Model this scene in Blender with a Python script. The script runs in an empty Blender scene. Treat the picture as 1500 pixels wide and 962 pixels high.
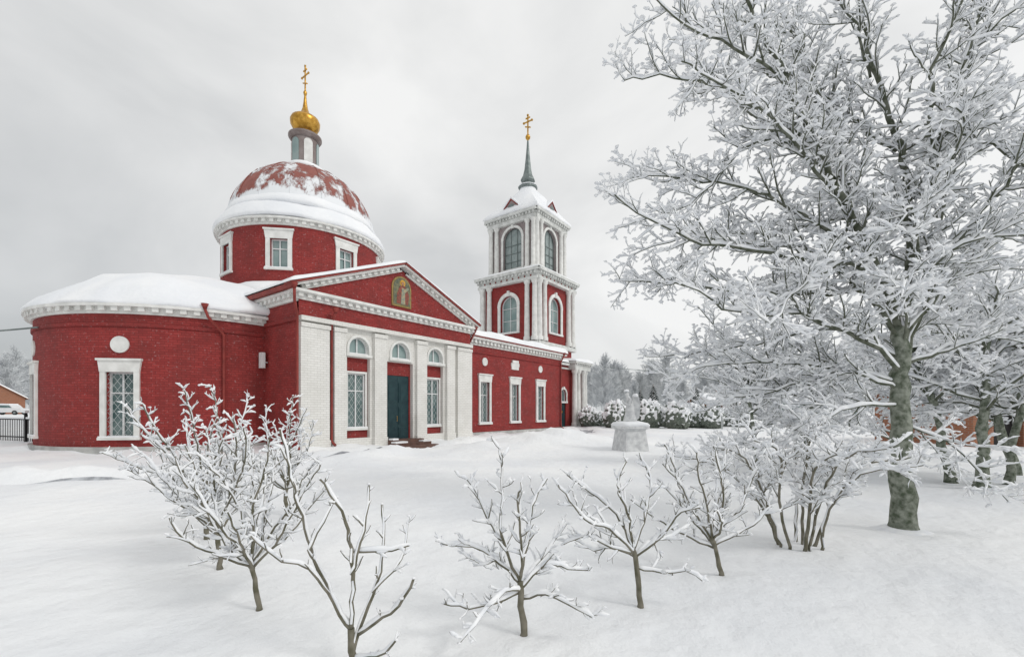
import bpy, math, random
from mathutils import Vector, noise
sc=bpy.context.scene
UP=Vector((0,0,1))
CAM=Vector((-8.98,-17.0,1.6)); RT=Vector((.594,-.804,0)); FW=Vector((.804,.594,0))
def site(X,Z):
    p=CAM+RT*X+FW*Z
    return p.x,p.y
# ---------------------------------------------------------------- materials
def newmat(name):
    m=bpy.data.materials.new(name); m.use_nodes=True
    nt=m.node_tree; b=nt.nodes['Principled BSDF']
    return m,nt,b
def N(nt,t,**k):
    n=nt.nodes.new(t)
    for a,v in k.items(): n.inputs[a].default_value=v
    return n
def mixc(nt,f,a,b):
    m=nt.nodes.new('ShaderNodeMix'); m.data_type='RGBA'
    if hasattr(f,'links'): nt.links.new(f,m.inputs[0])
    else: m.inputs[0].default_value=f
    for i,c in ((6,a),(7,b)):
        if isinstance(c,tuple): m.inputs[i].default_value=(*c,1)
        else: nt.links.new(c,m.inputs[i])
    return m.outputs[2]
def ramp(nt,f,p0,p1):
    r=nt.nodes.new('ShaderNodeMapRange'); r.inputs[1].default_value=p0; r.inputs[2].default_value=p1
    nt.links.new(f,r.inputs[0]); return r.outputs[0]
def mth(nt,op,a,b):
    n=nt.nodes.new('ShaderNodeMath'); n.operation=op
    for i,v in enumerate((a,b)):
        if hasattr(v,'links'): nt.links.new(v,n.inputs[i])
        else: n.inputs[i].default_value=v
    return n.outputs[0]
def pmat(name,c1,c2,scale=3,rough=.8,bump=.2,bscale=20,metal=0,dist=.02,spec=.3,detail=3.0,bump2=0):
    m,nt,b=newmat(name)
    tc=nt.nodes.new('ShaderNodeTexCoord')
    n=N(nt,'ShaderNodeTexNoise',Scale=scale,Detail=detail); nt.links.new(tc.outputs['Object'],n.inputs['Vector'])
    nt.links.new(mixc(nt,ramp(nt,n.outputs['Fac'],.35,.65),c1,c2),b.inputs['Base Color'])
    b.inputs['Roughness'].default_value=rough; b.inputs['Metallic'].default_value=metal
    b.inputs['Specular IOR Level'].default_value=spec
    if bump:
        n2=N(nt,'ShaderNodeTexNoise',Scale=bscale,Detail=4.0); nt.links.new(tc.outputs['Object'],n2.inputs['Vector'])
        bp=N(nt,'ShaderNodeBump',Strength=bump,Distance=dist); nt.links.new(n2.outputs['Fac'],bp.inputs['Height'])
        if bump2:
            n3=N(nt,'ShaderNodeTexNoise',Scale=60.0,Detail=2.0); nt.links.new(tc.outputs['Object'],n3.inputs['Vector'])
            b2=N(nt,'ShaderNodeBump',Strength=bump2,Distance=.006); nt.links.new(n3.outputs['Fac'],b2.inputs['Height']); nt.links.new(bp.outputs[0],b2.inputs['Normal']); bp=b2
        nt.links.new(bp.outputs[0],b.inputs['Normal'])
    return m
def brick(name,c1,c2,mo,dirt,w=.27,h=.095,bump=.5,dirtamt=.5,frost=.38,fc=(.55,.50,.50)):
    m,nt,b=newmat(name)
    uv=nt.nodes.new('ShaderNodeUVMap')
    br=nt.nodes.new('ShaderNodeTexBrick')
    br.inputs['Color1'].default_value=(*c1,1); br.inputs['Color2'].default_value=(*c2,1); br.inputs['Mortar'].default_value=(*mo,1)
    br.inputs['Scale'].default_value=1; br.inputs['Mortar Size'].default_value=.010; br.inputs['Mortar Smooth'].default_value=.3
    br.inputs['Brick Width'].default_value=w; br.inputs['Row Height'].default_value=h
    nt.links.new(uv.outputs[0],br.inputs['Vector'])
    tc=nt.nodes.new('ShaderNodeTexCoord')
    n=N(nt,'ShaderNodeTexNoise',Scale=1.1,Detail=6.0,Roughness=.65); nt.links.new(tc.outputs['Object'],n.inputs['Vector'])
    f=ramp(nt,n.outputs['Fac'],.42,.72)
    col=mixc(nt,mth(nt,'MULTIPLY',f,dirtamt),br.outputs['Color'],dirt)
    n3=N(nt,'ShaderNodeTexNoise',Scale=11.0,Detail=4.0,Roughness=.6); nt.links.new(tc.outputs['Object'],n3.inputs['Vector'])
    f3=ramp(nt,n3.outputs['Fac'],.60,.78)
    col=mixc(nt,mth(nt,'MULTIPLY',f3,frost),col,fc)
    nt.links.new(col,b.inputs['Base Color']); b.inputs['Roughness'].default_value=.75; b.inputs['Specular IOR Level'].default_value=.25
    hh=mth(nt,'ADD',mth(nt,'MULTIPLY',br.outputs['Fac'],-1.0),n3.outputs['Fac'])
    bp=N(nt,'ShaderNodeBump',Strength=bump,Distance=.02); nt.links.new(hh,bp.inputs['Height']); nt.links.new(bp.outputs[0],b.inputs['Normal'])
    return m
SNOW=pmat('snow',(.80,.82,.85),(.88,.89,.90),.6,.75,.4,6,dist=.05)
GROUND=pmat('snow_ground',(.78,.80,.825),(.88,.89,.895),.35,.8,.75,3.5,dist=.07,bump2=.5)
BSNOW=pmat('branch_snow',(.79,.81,.84),(.91,.92,.93),8,.75,0,detail=1.0)
TRAMP=pmat('trampled_snow',(.26,.27,.29),(.54,.56,.59),4,.9,.8,14,dist=.04)
RED=brick('red_painted_brick',(.33,.046,.042),(.26,.033,.031),(.18,.026,.025),(.15,.032,.029),bump=.45,dirtamt=.7)
REDP=pmat('red_paint',(.27,.045,.036),(.19,.032,.026),3,.6,.2,20)
WBR=brick('white_painted_brick',(.80,.79,.76),(.74,.73,.70),(.60,.59,.55),(.58,.57,.53),dirtamt=.6,frost=.05,bump=.3)
WHITE=pmat('white_plaster',(.79,.79,.765),(.65,.65,.625),2.5,.8,.25,25)
OLDW=pmat('weathered_white',(.71,.72,.70),(.52,.53,.51),1.8,.85,.4,15)
MAUVE=brick('mauve_brick',(.34,.28,.275),(.28,.235,.235),(.20,.17,.17),(.40,.38,.375))
PLINTH=pmat('plinth_stone',(.54,.54,.52),(.36,.36,.35),2,.9,.4,12)
STEPM=pmat('brown_step_stone',(.16,.09,.07),(.10,.06,.05),3,.8,.4,12)
PVC=pmat('window_frame_white',(.74,.75,.75),(.68,.69,.69),5,.45,0)
GRILLE=pmat('grille_iron',(.50,.53,.53),(.42,.45,.45),5,.5,0)
DOORM=pmat('dark_green_door',(.018,.050,.056),(.010,.034,.042),4,.45,.15,30)
IRON=pmat('black_iron',(.02,.02,.022),(.03,.03,.03),5,.5,0,metal=.4)
GOLD=pmat('gold_leaf',(.66,.38,.08),(.40,.21,.035),5,.34,.2,9,metal=.9)
GREYM=pmat('grey_sheet_metal',(.15,.18,.175),(.23,.26,.255),2,.5,.1,10,metal=.4)
BROWNM=pmat('grey_brown_metal',(.20,.16,.15),(.28,.24,.23),2,.6,.1,10)
BARK=pmat('bark',(.085,.105,.07),(.30,.32,.27),13,.9,1.0,30,dist=.03)
TWIG=pmat('twig_bark',(.11,.105,.07),(.21,.195,.155),12,.85,0,detail=1.0)
TWIGD=pmat('twig_bark_dark',(.075,.085,.055),(.16,.17,.135),12,.85,0,detail=1.0)
FROST_HAZE=pmat('frosted_hazed_twigs',(.46,.48,.50),(.66,.68,.69),.6,.9,0,detail=1.0)  # hoarfrost, with aerial haze of distance also put into the pale colour
FROST_HAZE2=pmat('frosted_hazed_woods',(.54,.56,.58),(.67,.685,.69),.1,.9,0,detail=1.0)  # frosty grey with distance haze painted in, no volume used
SPR=pmat('spruce_needles',(.05,.075,.065),(.10,.13,.12),6,.9,.3,30)
THUJA=pmat('thuja_green',(.09,.11,.09),(.18,.20,.17),8,.9,.8,20)
OBR=brick('orange_brick',(.36,.14,.07),(.30,.11,.06),(.3,.25,.2),(.25,.12,.07),dirtamt=.4,fc=(.6,.57,.55))
LOG=pmat('brown_timber',(.18,.09,.06),(.26,.14,.09),1,.8,.3,10)
CARP=pmat('white_car_paint',(.7,.71,.72),(.66,.67,.68),2,.25,0)
RUB=pmat('tyre_rubber',(.02,.02,.02),(.03,.03,.03),5,.8,0)
STONE=pmat('white_statue_plaster',(.70,.71,.71),(.50,.51,.52),6,.7,.3,20)
def glassmat(name,c1,c2,r=.08):
    return pmat(name,c1,c2,1.3,r,.04,3,spec=.8)
GLASS=glassmat('window_glass',(.055,.11,.108),(.16,.225,.22))
GLASSL=glassmat('pale_window_glass',(.18,.27,.265),(.29,.37,.36),.15)
NET=pmat('belfry_netting',(.24,.29,.285),(.33,.38,.375),3,.6,.3,30)
def domemat():
    m,nt,b=newmat('dome_red_with_snow')
    tc=nt.nodes.new('ShaderNodeTexCoord')
    mp=nt.nodes.new('ShaderNodeMapping'); mp.inputs['Scale'].default_value=(1,1,.55); nt.links.new(tc.outputs['Object'],mp.inputs['Vector'])
    n=N(nt,'ShaderNodeTexNoise',Scale=.95,Detail=9.0,Roughness=.72); nt.links.new(mp.outputs[0],n.inputs['Vector'])
    sp=nt.nodes.new('ShaderNodeSeparateXYZ'); nt.links.new(tc.outputs['Object'],sp.inputs[0])
    low=mth(nt,'MULTIPLY',ramp(nt,sp.outputs['Z'],13.1,12.5),.16)
    f=ramp(nt,mth(nt,'ADD',n.outputs['Fac'],low),.485,.565)
    n2=N(nt,'ShaderNodeTexNoise',Scale=3.0,Detail=5.0); nt.links.new(tc.outputs['Object'],n2.inputs['Vector'])
    red=mixc(nt,n2.outputs['Fac'],(.17,.045,.034),(.36,.125,.098))
    nt.links.new(mixc(nt,f,red,(.79,.81,.83)),b.inputs['Base Color'])
    b.inputs['Roughness'].default_value=.7
    bp=N(nt,'ShaderNodeBump',Strength=.6,Distance=.08); nt.links.new(f,bp.inputs['Height']); nt.links.new(bp.outputs[0],b.inputs['Normal'])
    return m
DOME=domemat()
# ---------------------------------------------------------------- builder
def plane(ox,oy,dx,dy):
    nx,ny=dy,-dx
    return lambda u,z,d:(ox+dx*u+nx*d, oy+dy*u+ny*d, z)
def cyl(cx,cy,R):
    return lambda u,z,d:(cx+(R+d)*math.cos(u/R), cy+(R+d)*math.sin(u/R), z)
class B:
    def __init__(s): s.v=[];s.f=[];s.uv=[]
    def face(s,pts,uvs=None):
        i=len(s.v); s.v+= [tuple(p) for p in pts]; s.f.append(tuple(range(i,i+len(pts))))
        s.uv.append(uvs or [(p[0]+p[1],p[2]) for p in pts])
    def box(s,M,u0,u1,z0,z1,d0,d1,nu=1,back=False):
        for k in range(nu):
            a=u0+(u1-u0)*k/nu; b=u0+(u1-u0)*(k+1)/nu
            s.face([M(a,z0,d1),M(b,z0,d1),M(b,z1,d1),M(a,z1,d1)],[(a,z0),(b,z0),(b,z1),(a,z1)])
            s.face([M(a,z1,d1),M(b,z1,d1),M(b,z1,d0),M(a,z1,d0)],[(a,d1),(b,d1),(b,d0),(a,d0)])
            s.face([M(a,z0,d0),M(b,z0,d0),M(b,z0,d1),M(a,z0,d1)],[(a,d0),(b,d0),(b,d1),(a,d1)])
            if back: s.face([M(b,z0,d0),M(a,z0,d0),M(a,z1,d0),M(b,z1,d0)],[(b,z0),(a,z0),(a,z1),(b,z1)])
        s.face([M(u0,z0,d0),M(u0,z0,d1),M(u0,z1,d1),M(u0,z1,d0)],[(d0,z0),(d1,z0),(d1,z1),(d0,z1)])
        s.face([M(u1,z0,d1),M(u1,z0,d0),M(u1,z1,d0),M(u1,z1,d1)],[(d1,z0),(d0,z0),(d0,z1),(d1,z1)])
    def prism(s,M,pts,d0,d1):
        s.face([M(u,z,d1) for u,z in pts],list(pts))
        s.face([M(u,z,d0) for u,z in reversed(pts)],list(reversed(pts)))
        for i in range(len(pts)):
            p=pts[i];q=pts[(i+1)%len(pts)]
            s.face([M(*p,d1),M(*p,d0),M(*q,d0),M(*q,d1)],[(0,p[1]),(.1,p[1]),(.1,q[1]),(0,q[1])])
    def wall(s,M,u0,u1,z0,z1,holes=(),depth=.2,du=None,d=0.0):
        us={u0,u1}; zs={z0,z1}
        for h in holes: us|={h[0],h[1]}; zs|={h[2],h[3]}
        if du:
            n=int((u1-u0)/du)
            for i in range(1,n): us.add(u0+(u1-u0)*i/n)
        us=sorted(us); zs=sorted(zs)
        for a,b in zip(us,us[1:]):
            for c,e in zip(zs,zs[1:]):
                m=((a+b)/2,(c+e)/2)
                if any(h[0]<m[0]<h[1] and h[2]<m[1]<h[3] for h in holes): continue
                s.face([M(a,c,d),M(b,c,d),M(b,e,d),M(a,e,d)],[(a,c),(b,c),(b,e),(a,e)])
        for h in holes:
            a,b,c,e=h[:4]; arch=len(h)>4 and h[4]
            ol=outline(a,b,c,e,arch)
            if arch:
                ap=[p for p in ol[2:]]
                for p,q in zip(ap,ap[1:]):
                    s.face([M(q[0],q[1],d),M(p[0],p[1],d),M(p[0],e,d),M(q[0],e,d)],[q,p,(p[0],e),(q[0],e)])
            for p,q in zip(ol,ol[1:]+ol[:1]):
                s.face([M(*p,d),M(*q,d),M(*q,d-depth),M(*p,d-depth)],[(0,p[1]),(0,q[1]),(depth,q[1]),(depth,p[1])])
    def lathe(s,c,prof,a0=0,a1=360,n=64,jit=0,seed=0):
        m=len(prof); base=len(s.v)
        for i in range(n+1):
            a=math.radians(a0+(a1-a0)*i/n)
            for r,z in prof:
                x=c[0]+r*math.cos(a); y=c[1]+r*math.sin(a)
                k=1.0
                if jit:
                    q=noise.noise(Vector((x*.45+seed,y*.45,z*.8))) + .5*noise.noise(Vector((x*1.3,y*1.3+seed,z*1.5)))
                    z=z+jit*q; k=1+jit*.12*q
                s.v.append((c[0]+r*k*math.cos(a),c[1]+r*k*math.sin(a),z))
        for i in range(n):
            for j in range(m-1):
                p=base+i*m+j; q=p+m
                s.f.append((p,q,q+1,p+1))
                u0=i/n*prof[j][0]*6.28*abs(a1-a0)/360; u1=(i+1)/n*prof[j][0]*6.28*abs(a1-a0)/360
                s.uv.append([(u0,prof[j][1]),(u1,prof[j][1]),(u1,prof[j+1][1]),(u0,prof[j+1][1])])
    def tube(s,pts,rad,n=6,cap=True):
        base=len(s.v); L=len(pts); ref=None
        for i,p in enumerate(pts):
            t=(pts[min(i+1,L-1)]-pts[max(i-1,0)])
            if t.length<1e-9: t=Vector((0,0,1))
            t.normalize()
            if ref is None: ref=Vector((1,0,0)) if abs(t.x)<.8 else Vector((0,1,0))
            a=(ref-t*ref.dot(t)); 
            if a.length<1e-6: a=t.orthogonal()
            a.normalize(); ref=a; b=t.cross(a)
            r=rad[i] if hasattr(rad,'__len__') else rad
            for k in range(n):
                an=2*math.pi*k/n
                q=p+a*(r*math.cos(an))+b*(r*math.sin(an)); s.v.append((q.x,q.y,q.z))
        for i in range(L-1):
            for k in range(n):
                k2=(k+1)%n; o=base+i*n
                s.f.append((o+k,o+k2,o+n+k2,o+n+k)); s.uv.append([(k/n,i),(k/n+.1,i),(k/n+.1,i+1),(k/n,i+1)])
        if cap:
            s.f.append(tuple(base+(L-1)*n+k for k in range(n))); s.uv.append([(0,0)]*n)
            s.f.append(tuple(base+n-1-k for k in range(n))); s.uv.append([(0,0)]*n)
    def done(s,name,mat,parent=None,smooth=False):
        me=bpy.data.meshes.new(name); me.from_pydata(s.v,[],s.f); 
        ul=me.uv_layers.new(name='UVMap')
        flat=[c for fu in s.uv for p in fu for c in p]
        ul.data.foreach_set('uv',flat)
        me.materials.append(mat)
        if smooth: me.polygons.foreach_set('use_smooth',[True]*len(me.polygons))
        me.update()
        o=bpy.data.objects.new(name,me); sc.collection.objects.link(o)
        if parent: put(o,parent)
        return o
def put(o,parent):
    o.parent=parent
    o.matrix_parent_inverse=parent.matrix_basis.inverted()
def outline(a,b,c,e,arch,n=14):
    if not arch: return [(a,c),(b,c),(b,e),(a,e)]
    r=(b-a)/2; m=(a+b)/2; zs=e-r
    return [(a,c),(b,c)]+[(m+r*math.cos(math.pi*i/n), zs+r*math.sin(math.pi*i/n)) for i in range(n+1)]
def tag(o,label=None,cat=None,group=None):
    if label:o['label']=label
    if cat:o['category']=cat
    if group:o['group']=group
def empty(name,loc,label=None,cat=None,group=None):
    o=bpy.data.objects.new(name,None); o.location=loc; sc.collection.objects.link(o); o.empty_display_size=.3
    tag(o,label,cat,group); return o
def snow_slab(name,a,b,c,d,th,parent,n=30,m=14,seed=0,edge=.3):
    a,b,c,d=[Vector(p) for p in (a,b,c,d)]
    bb=B(); Lu=((b-a).length+(c-d).length)/2; Lv=((d-a).length+(c-b).length)/2
    def sp(k,n):
        t=k/n; return .5-.5*math.cos(math.pi*t)
    for j in range(m+1):
        for i in range(n+1):
            s,t=sp(i,n),sp(j,m)
            p=(a*(1-s)+b*s)*(1-t)+(d*(1-s)+c*s)*t
            e=min(s*Lu,(1-s)*Lu,t*Lv,(1-t)*Lv)
            e=min(e/edge,1); h=math.sqrt(max(0,1-(1-e)**2))
            q=noise.noise(Vector((p.x*.5+seed,p.y*.5,3)))+.4*noise.noise(Vector((p.x*1.7+seed,p.y*1.7,3)))
            z=p.z+h*th*(1+.45*q); bb.v.append((p.x,p.y,z))
    for j in range(m):
        for i in range(n):
            o=j*(n+1)+i; bb.f.append((o,o+1,o+n+2,o+n+1)); bb.uv.append([(0,0)]*4)
    bb.face([d,c,b,a])
    return bb.done(name,SNOW,parent,smooth=True)
def dentils(b,M,u0,u1,z0,z1,d0,d1,step,w,back=True,nu=1):
    n=max(1,round((u1-u0)/step))
    if back: b.box(M,u0,u1,z0+.002,z1-.002,d0,d0+(d1-d0)*.5,nu)
    for i in range(n):
        u=u0+(i+.5)*(u1-u0)/n
        b.box(M,u-w/2,u+w/2,z0,z1,d0,d1)
def clipline(p,q,a,b,c,e):
    t0,t1=0.,1.; dx=q[0]-p[0]; dz=q[1]-p[1]
    for pp,qq in ((-dx,p[0]-a),(dx,b-p[0]),(-dz,p[1]-c),(dz,e-p[1])):
        if pp==0:
            if qq<0:return None
        else:
            r=qq/pp
            if pp<0:t0=max(t0,r)
            else:t1=min(t1,r)
    if t0>=t1:return None
    return (p[0]+dx*t0,p[1]+dz*t0),(p[0]+dx*t1,p[1]+dz*t1)
def window(par,M,a,b,c,e,arch=False,dep=.2,bars=(1,1),grille=False,glass=None,sur=.2,surd=.08,d=0.0,head=True,f=.06,framemat=None,sill=True):
    fr=B(); D=d-dep
    ol=outline(a,b,c,e,arch); 
    cu=(a+b)/2
    if arch:
        r=(b-a)/2; zs=e-r
        fr.box(M,a,a+f,c,zs,D+.01,D+.07); fr.box(M,b-f,b,c,zs,D+.01,D+.07); fr.box(M,a+f,b-f,c,c+f,D+.01,D+.07)
        n=14
        for i in range(n):
            t0=math.pi*i/n;t1=math.pi*(i+1)/n
            P=[(cu+q*math.cos(t),zs+q*math.sin(t)) for q,t in ((r-f,t0),(r,t0),(r,t1),(r-f,t1))]
            fr.prism(M,P,D+.01,D+.07)
        top=e-f
    else:
        fr.box(M,a,a+f,c,e,D+.01,D+.07); fr.box(M,b-f,b,c,e,D+.01,D+.07)
        fr.box(M,a+f,b-f,c,c+f,D+.01,D+.068); fr.box(M,a+f,b-f,e-f,e,D+.01,D+.068); top=e-f
    nv,nh=bars
    for i in range(nv):
        u=a+(b-a)*(i+1)/(nv+1)
        tt=top if not arch else zs+math.sqrt(max(0,(r-f)**2-(u-cu)**2))
        fr.box(M,u-.028,u+.028,c+f,tt,D+.012,D+.06)
    hh=[.68] if nh==1 else [(k+1)/(nh+1) for k in range(nh)]
    for t in hh:
        z=c+(e-c)*t
        if arch and z>zs: continue
        fr.box(M,a+f,b-f,z-.025,z+.025,D+.013,D+.058)
    w=fr.done('window',framemat or PVC,par)
    g=B(); g.face([M(u,z,D) for u,z in ol],list(ol)); g.done('window_pane',glass or GLASS,w)
    if sur:
        s=B()
        if arch:
            r=(b-a)/2; zs=e-r
            s.box(M,a-sur,a,c,zs,d-.02,d+surd); s.box(M,b,b+sur,c,zs,d-.02,d+surd)
            n=14
            for i in range(n):
                t0=math.pi*i/n;t1=math.pi*(i+1)/n
                s.prism(M,[(cu+q*math.cos(t),zs+q*math.sin(t)) for q,t in ((r,t0),(r+sur*1.1,t0),(r+sur*1.1,t1),(r,t1))],d-.02,d+surd*1.1)
            s.box(M,cu-.13,cu+.13,e-.05,e+sur*1.6,d,d+surd*1.7)
            s.box(M,a-sur*1.1,b+sur*1.1,c-.12,c,d-.02,d+surd*1.5)
        else:
            s.box(M,a-sur,a,c,e,d-.02,d+surd); s.box(M,b,b+sur,c,e,d-.02,d+surd)
            s.box(M,a-sur*1.25,b+sur*1.25,c-.1,c,d-.02,d+surd+.06)
            if head:
                s.prism(M,[(a-sur,e),(b+sur,e),(b+sur*1.35,e+.42),(a-sur*1.35,e+.42)],d-.02,d+surd+.02)
                s.box(M,a-sur*1.5,b+sur*1.5,e+.42,e+.5,d-.02,d+surd+.08)
            else: s.box(M,a-sur,b+sur,e,e+sur,d-.02,d+surd+.01)
        s.done('window_surround',WHITE,w)
    if sill:
        q=B(); q.box(M,a+.01,b-.01,c,c+.05,D+.07,d-.01); 
        if sur: q.box(M,a-sur*1.1,b+sur*1.1,c+.002,c+.045,d+surd+.002,d+surd+.058)
        q.done('window_sill_snow',SNOW,w)
    if grille:
        q=B(); st=.24; H=(e-c); W=b-a; k=-H
        while k<W+H:
            for sg in (1,-1):
                P=(a+k,c) ; Q=(a+k+sg*H*.75,e)
                cl=clipline(P,Q,a,b,c,e)
                if cl:
                    (x0,z0),(x1,z1)=cl; t=.009
                    q.face([M(x0-t,z0,d-.05+sg*.004),M(x0+t,z0,d-.05+sg*.004),M(x1+t,z1,d-.05+sg*.004),M(x1-t,z1,d-.05+sg*.004)])
            k+=st
        if q.f: q.done('window_grille',GRILLE,w)
    return w
def disc(M,u,z,r,d0,d1,b,n=24):
    b.prism(M,[(u+r*math.cos(2*math.pi*i/n),z+r*math.sin(2*math.pi*i/n)) for i in range(n)],d0,d1)
def cross(par,x,y,z,h,w,t=.05):
    M=plane(x,y,0,-1); b=B()
    b.box(M,-t,t,z,z+h,-t,t,back=True)
    b.box(M,-w/2,w/2,z+h*.62,z+h*.62+t*2,-t*.9,t*.9,back=True)
    b.box(M,-w*.26,w*.26,z+h*.82,z+h*.82+t*2,-t*.9,t*.9,back=True)
    b.prism(M,[(-w*.33,z+h*.40),(w*.33,z+h*.26),(w*.33,z+h*.26+t*2),(-w*.33,z+h*.40+t*2)],-t*.9,t*.9)
    for (u,zz) in ((-w/2,z+h*.62+t),(w/2,z+h*.62+t),(0,z+h)): disc(M,u,zz,t*2,-t,t,b,10)
    return b.done('cross',GOLD,par)
def archband(b,M,m,zs,r0,r1,d0,d1,n=14):
    for i in range(n):
        t0=math.pi*i/n;t1=math.pi*(i+1)/n
        b.prism(M,[(m+q*math.cos(t),zs+q*math.sin(t)) for q,t in ((r0,t0),(r1,t0),(r1,t1),(r0,t1))],d0,d1)
# ================================================================= CHURCH
church=empty('church',(5,8,0),'red brick church with snowy dome, white portico and bell tower','church')
W=9.98; DC=(4.99,8.67); 
Mf=plane(0,0,1,0); Ms=plane(0,17.3,0,-1); Mr=plane(W,0,0,1); Mb=plane(W,17.3,-1,0)
holes=[(2.12,3.28,.36,3.88),(4.22,5.77,-.2,3.86),(6.70,7.86,.36,3.88)]
lun=[(2.2,3.2,4.03,4.76,True),(4.46,5.53,4.03,4.80,True),(6.78,7.78,4.03,4.76,True)]
b=B(); b.wall(Mf,0,W,-.3,5.26,holes+lun,.24)
for u0,u1 in ((0,1.22),(1.44,1.98),(3.42,4.08),(5.91,6.56),(8.0,8.6),(8.82,W)):
    b.box(Mf,u0,u1,.35,4.86,0,.17); b.box(Mf,u0-.03 if u0>0 else 0,min(u1+.03,W),4.86,5.02,0,.22); b.box(Mf,u0-.03 if u0>0 else 0,min(u1+.03,W),-.3,.35,0,.21)
b.box(Mf,0,W,5.10,5.28,.0,.24)
b.done('portico_front_wall',WBR,church)
b=B(); b.wall(Mf,2.0,8.0,-.3,3.95,[(2.26,3.14,.80,3.2),(6.84,7.72,.80,3.2),(4.3,5.69,-.1,3.25)],.1,d=-.2)
b.box(Mf,.0,W,5.28,5.92,-.1,.03); b.done('portico_recess_wall',RED,church)
for a,c in ((2.26,3.14),(6.84,7.72)):
    window(church,Mf,a,c,.80,3.2,dep=.1,bars=(1,1),grille=True,sur=.09,surd=.05,d=-.2,head=False)
for a,c,z0,z1,_ in lun:
    window(church,Mf,a,c,z0,z1,arch=True,dep=.2,bars=(1,0),sur=0,glass=GLASSL,f=.05)
for a,c,z0,z1,_ in lun:
    b=B(); r=(c-a)/2; m=(a+c)/2; zs=z1-r
    archband(b,Mf,m,zs,r,r+.11,0,.06); b.box(Mf,a-.11,a,z0,zs,0,.06); b.box(Mf,c,c+.11,z0,zs,0,.06); b.box(Mf,a-.15,c+.15,z0-.11,z0-.002,0,.10)
    b.done('portico_arch_moulding',WHITE,church)
dr=B(); D=-.29
dr.box(Mf,4.31,4.99,-.1,3.24,D,D+.06); dr.box(Mf,5.0,5.68,-.1,3.24,D,D+.06)
for a,c in ((4.39,4.92),(5.07,5.60)):
    for z0,z1 in ((.1,.75),(.9,1.75),(1.95,2.9)):
        dr.box(Mf,a,c,z0,z1,D+.06,D+.085); dr.box(Mf,a+.07,c-.07,z0+.07,z1-.07,D+.085,D+.10)
door=dr.done('door',DOORM,church)
b=B(); b.tube([Vector(Mf(4.93,1.05,D+.10)),Vector(Mf(4.93,1.05,D+.14)),Vector(Mf(4.93,1.3,D+.14)),Vector(Mf(4.93,1.3,D+.10))],.012,6); b.done('door_handle',GOLD,door)
for i in range(3):
    b=B(); b.box(Mf,4.1-.14*i,6.0+.16*i,-.5,.20-.13*i,-.2 if i==0 else .55+.36*(i-1),.55+.36*i); b.done('entrance_step',STEPM,church)
for (a,c,z,d0,d1) in ((4.12,4.45,.20,.25,.54),(4.0,4.7,.07,.57,.90),(5.65,6.1,.07,.57,.90)):
    b=B(); b.box(Mf,a,c,z,z+.07,d0,d1); b.done('entrance_step_snow',SNOW,church)
b=B(); b.wall(Ms,0,17.3,-.3,6.0,[],0); b.wall(Mr,0,17.3,-.3,6.0); b.wall(Mb,0,W,-.3,6.0); 
b.box(Ms,14.5,17.298,5.10,5.24,0,.08)
b.done('transept_wall',RED,church)
b=B()
b.box(Mf,-.14,W+.14,5.92,6.0,-.1,.12); b.box(Mf,-.34,W+.34,6.17,6.28,-.1,.36); b.box(Mf,-.28,W+.28,6.14,6.17,-.1,.3)
dentils(b,Mf,-.2,W+.2,6.0,6.14,0,.26,.36,.18)
b.box(Ms,0,17.298,5.86,5.97,0,.11); b.box(Ms,0,17.298,6.12,6.23,0,.335); dentils(b,Ms,0,17.2,5.97,6.12,0,.26,.38,.19)
b.box(Mr,0.002,17.3,5.86,5.97,0,.11); b.box(Mr,0.002,17.3,6.12,6.23,0,.335)
b.done('transept_cornice',WHITE,church)
RZ=8.42
b=B(); b.prism(Mf,[(.0,6.3),(W,6.3),(W/2,RZ-.12)],-.2,.05); b.done('pediment_tympanum',RED,church)
al=math.atan2(RZ-6.3,W/2+.42); ca,sa=math.cos(al),math.sin(al); SL=(W/2+.42)/ca
def ML(u,n,d): return Mf(-.42+u*ca-n*sa, 6.30+u*sa+n*ca, d)
def MRr(u,n,d): return Mf(W+.42-(SL-u)*ca+n*sa, 6.30+(SL-u)*sa+n*ca, d)
b=B()
for MM in (ML,MRr):
    b.box(MM,.35,SL-.05,-.20,-.13,0,.12); dentils(b,MM,.5,SL-.2,-.13,0,0.02,.26,.34,.17); b.box(MM,.0,SL,.0,.09,-.05,.36)
b.done('pediment_cornice',WHITE,church)
b=B()
for MM in (ML,MRr): b.box(MM,-.04,SL,.09,.17,-.1,.44)
b.done('pediment_flashing',REDP,church)
snow_slab('transept_roof_snow',(-.52,-.47,6.46),(-.52,17.5,6.46),(W/2,17.5,RZ+.18),(W/2,-.47,RZ+.18),.16,church,seed=1,n=40)
snow_slab('transept_roof_snow',(W/2,-.47,RZ+.18),(W/2,17.5,RZ+.18),(W+.52,17.5,6.46),(W+.52,-.47,6.46),.16,church,seed=2,n=40)
b=B(); b.box(plane(-.44,17.4,0,-1),0,17.8,6.24,6.42,-.1,.04); b.done('eave_gutter',REDP,church)
b=B(); b.prism(Mf,outline(4.42,5.58,6.52,7.98,True),.02,.10); ic=b.done('pediment_icon',pmat('icon_frame_bronze',(.35,.25,.08),(.22,.16,.06),5,.5,0),church)
b=B(); b.prism(Mf,outline(4.50,5.50,6.60,7.90,True),.09,.115); b.done('icon_ground',pmat('icon_dusky_green',(.22,.20,.11),(.09,.11,.08),6,.5,0),ic)
b=B(); b.prism(Mf,[(4.68,6.66),(5.36,6.66),(5.42,7.1),(5.24,7.5),(5.05,7.56),(4.86,7.5),(4.7,7.1)],.115,.13); b.done('icon_robe',pmat('icon_robe_red',(.30,.08,.05),(.14,.06,.05),9,.5,0),ic)
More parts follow.
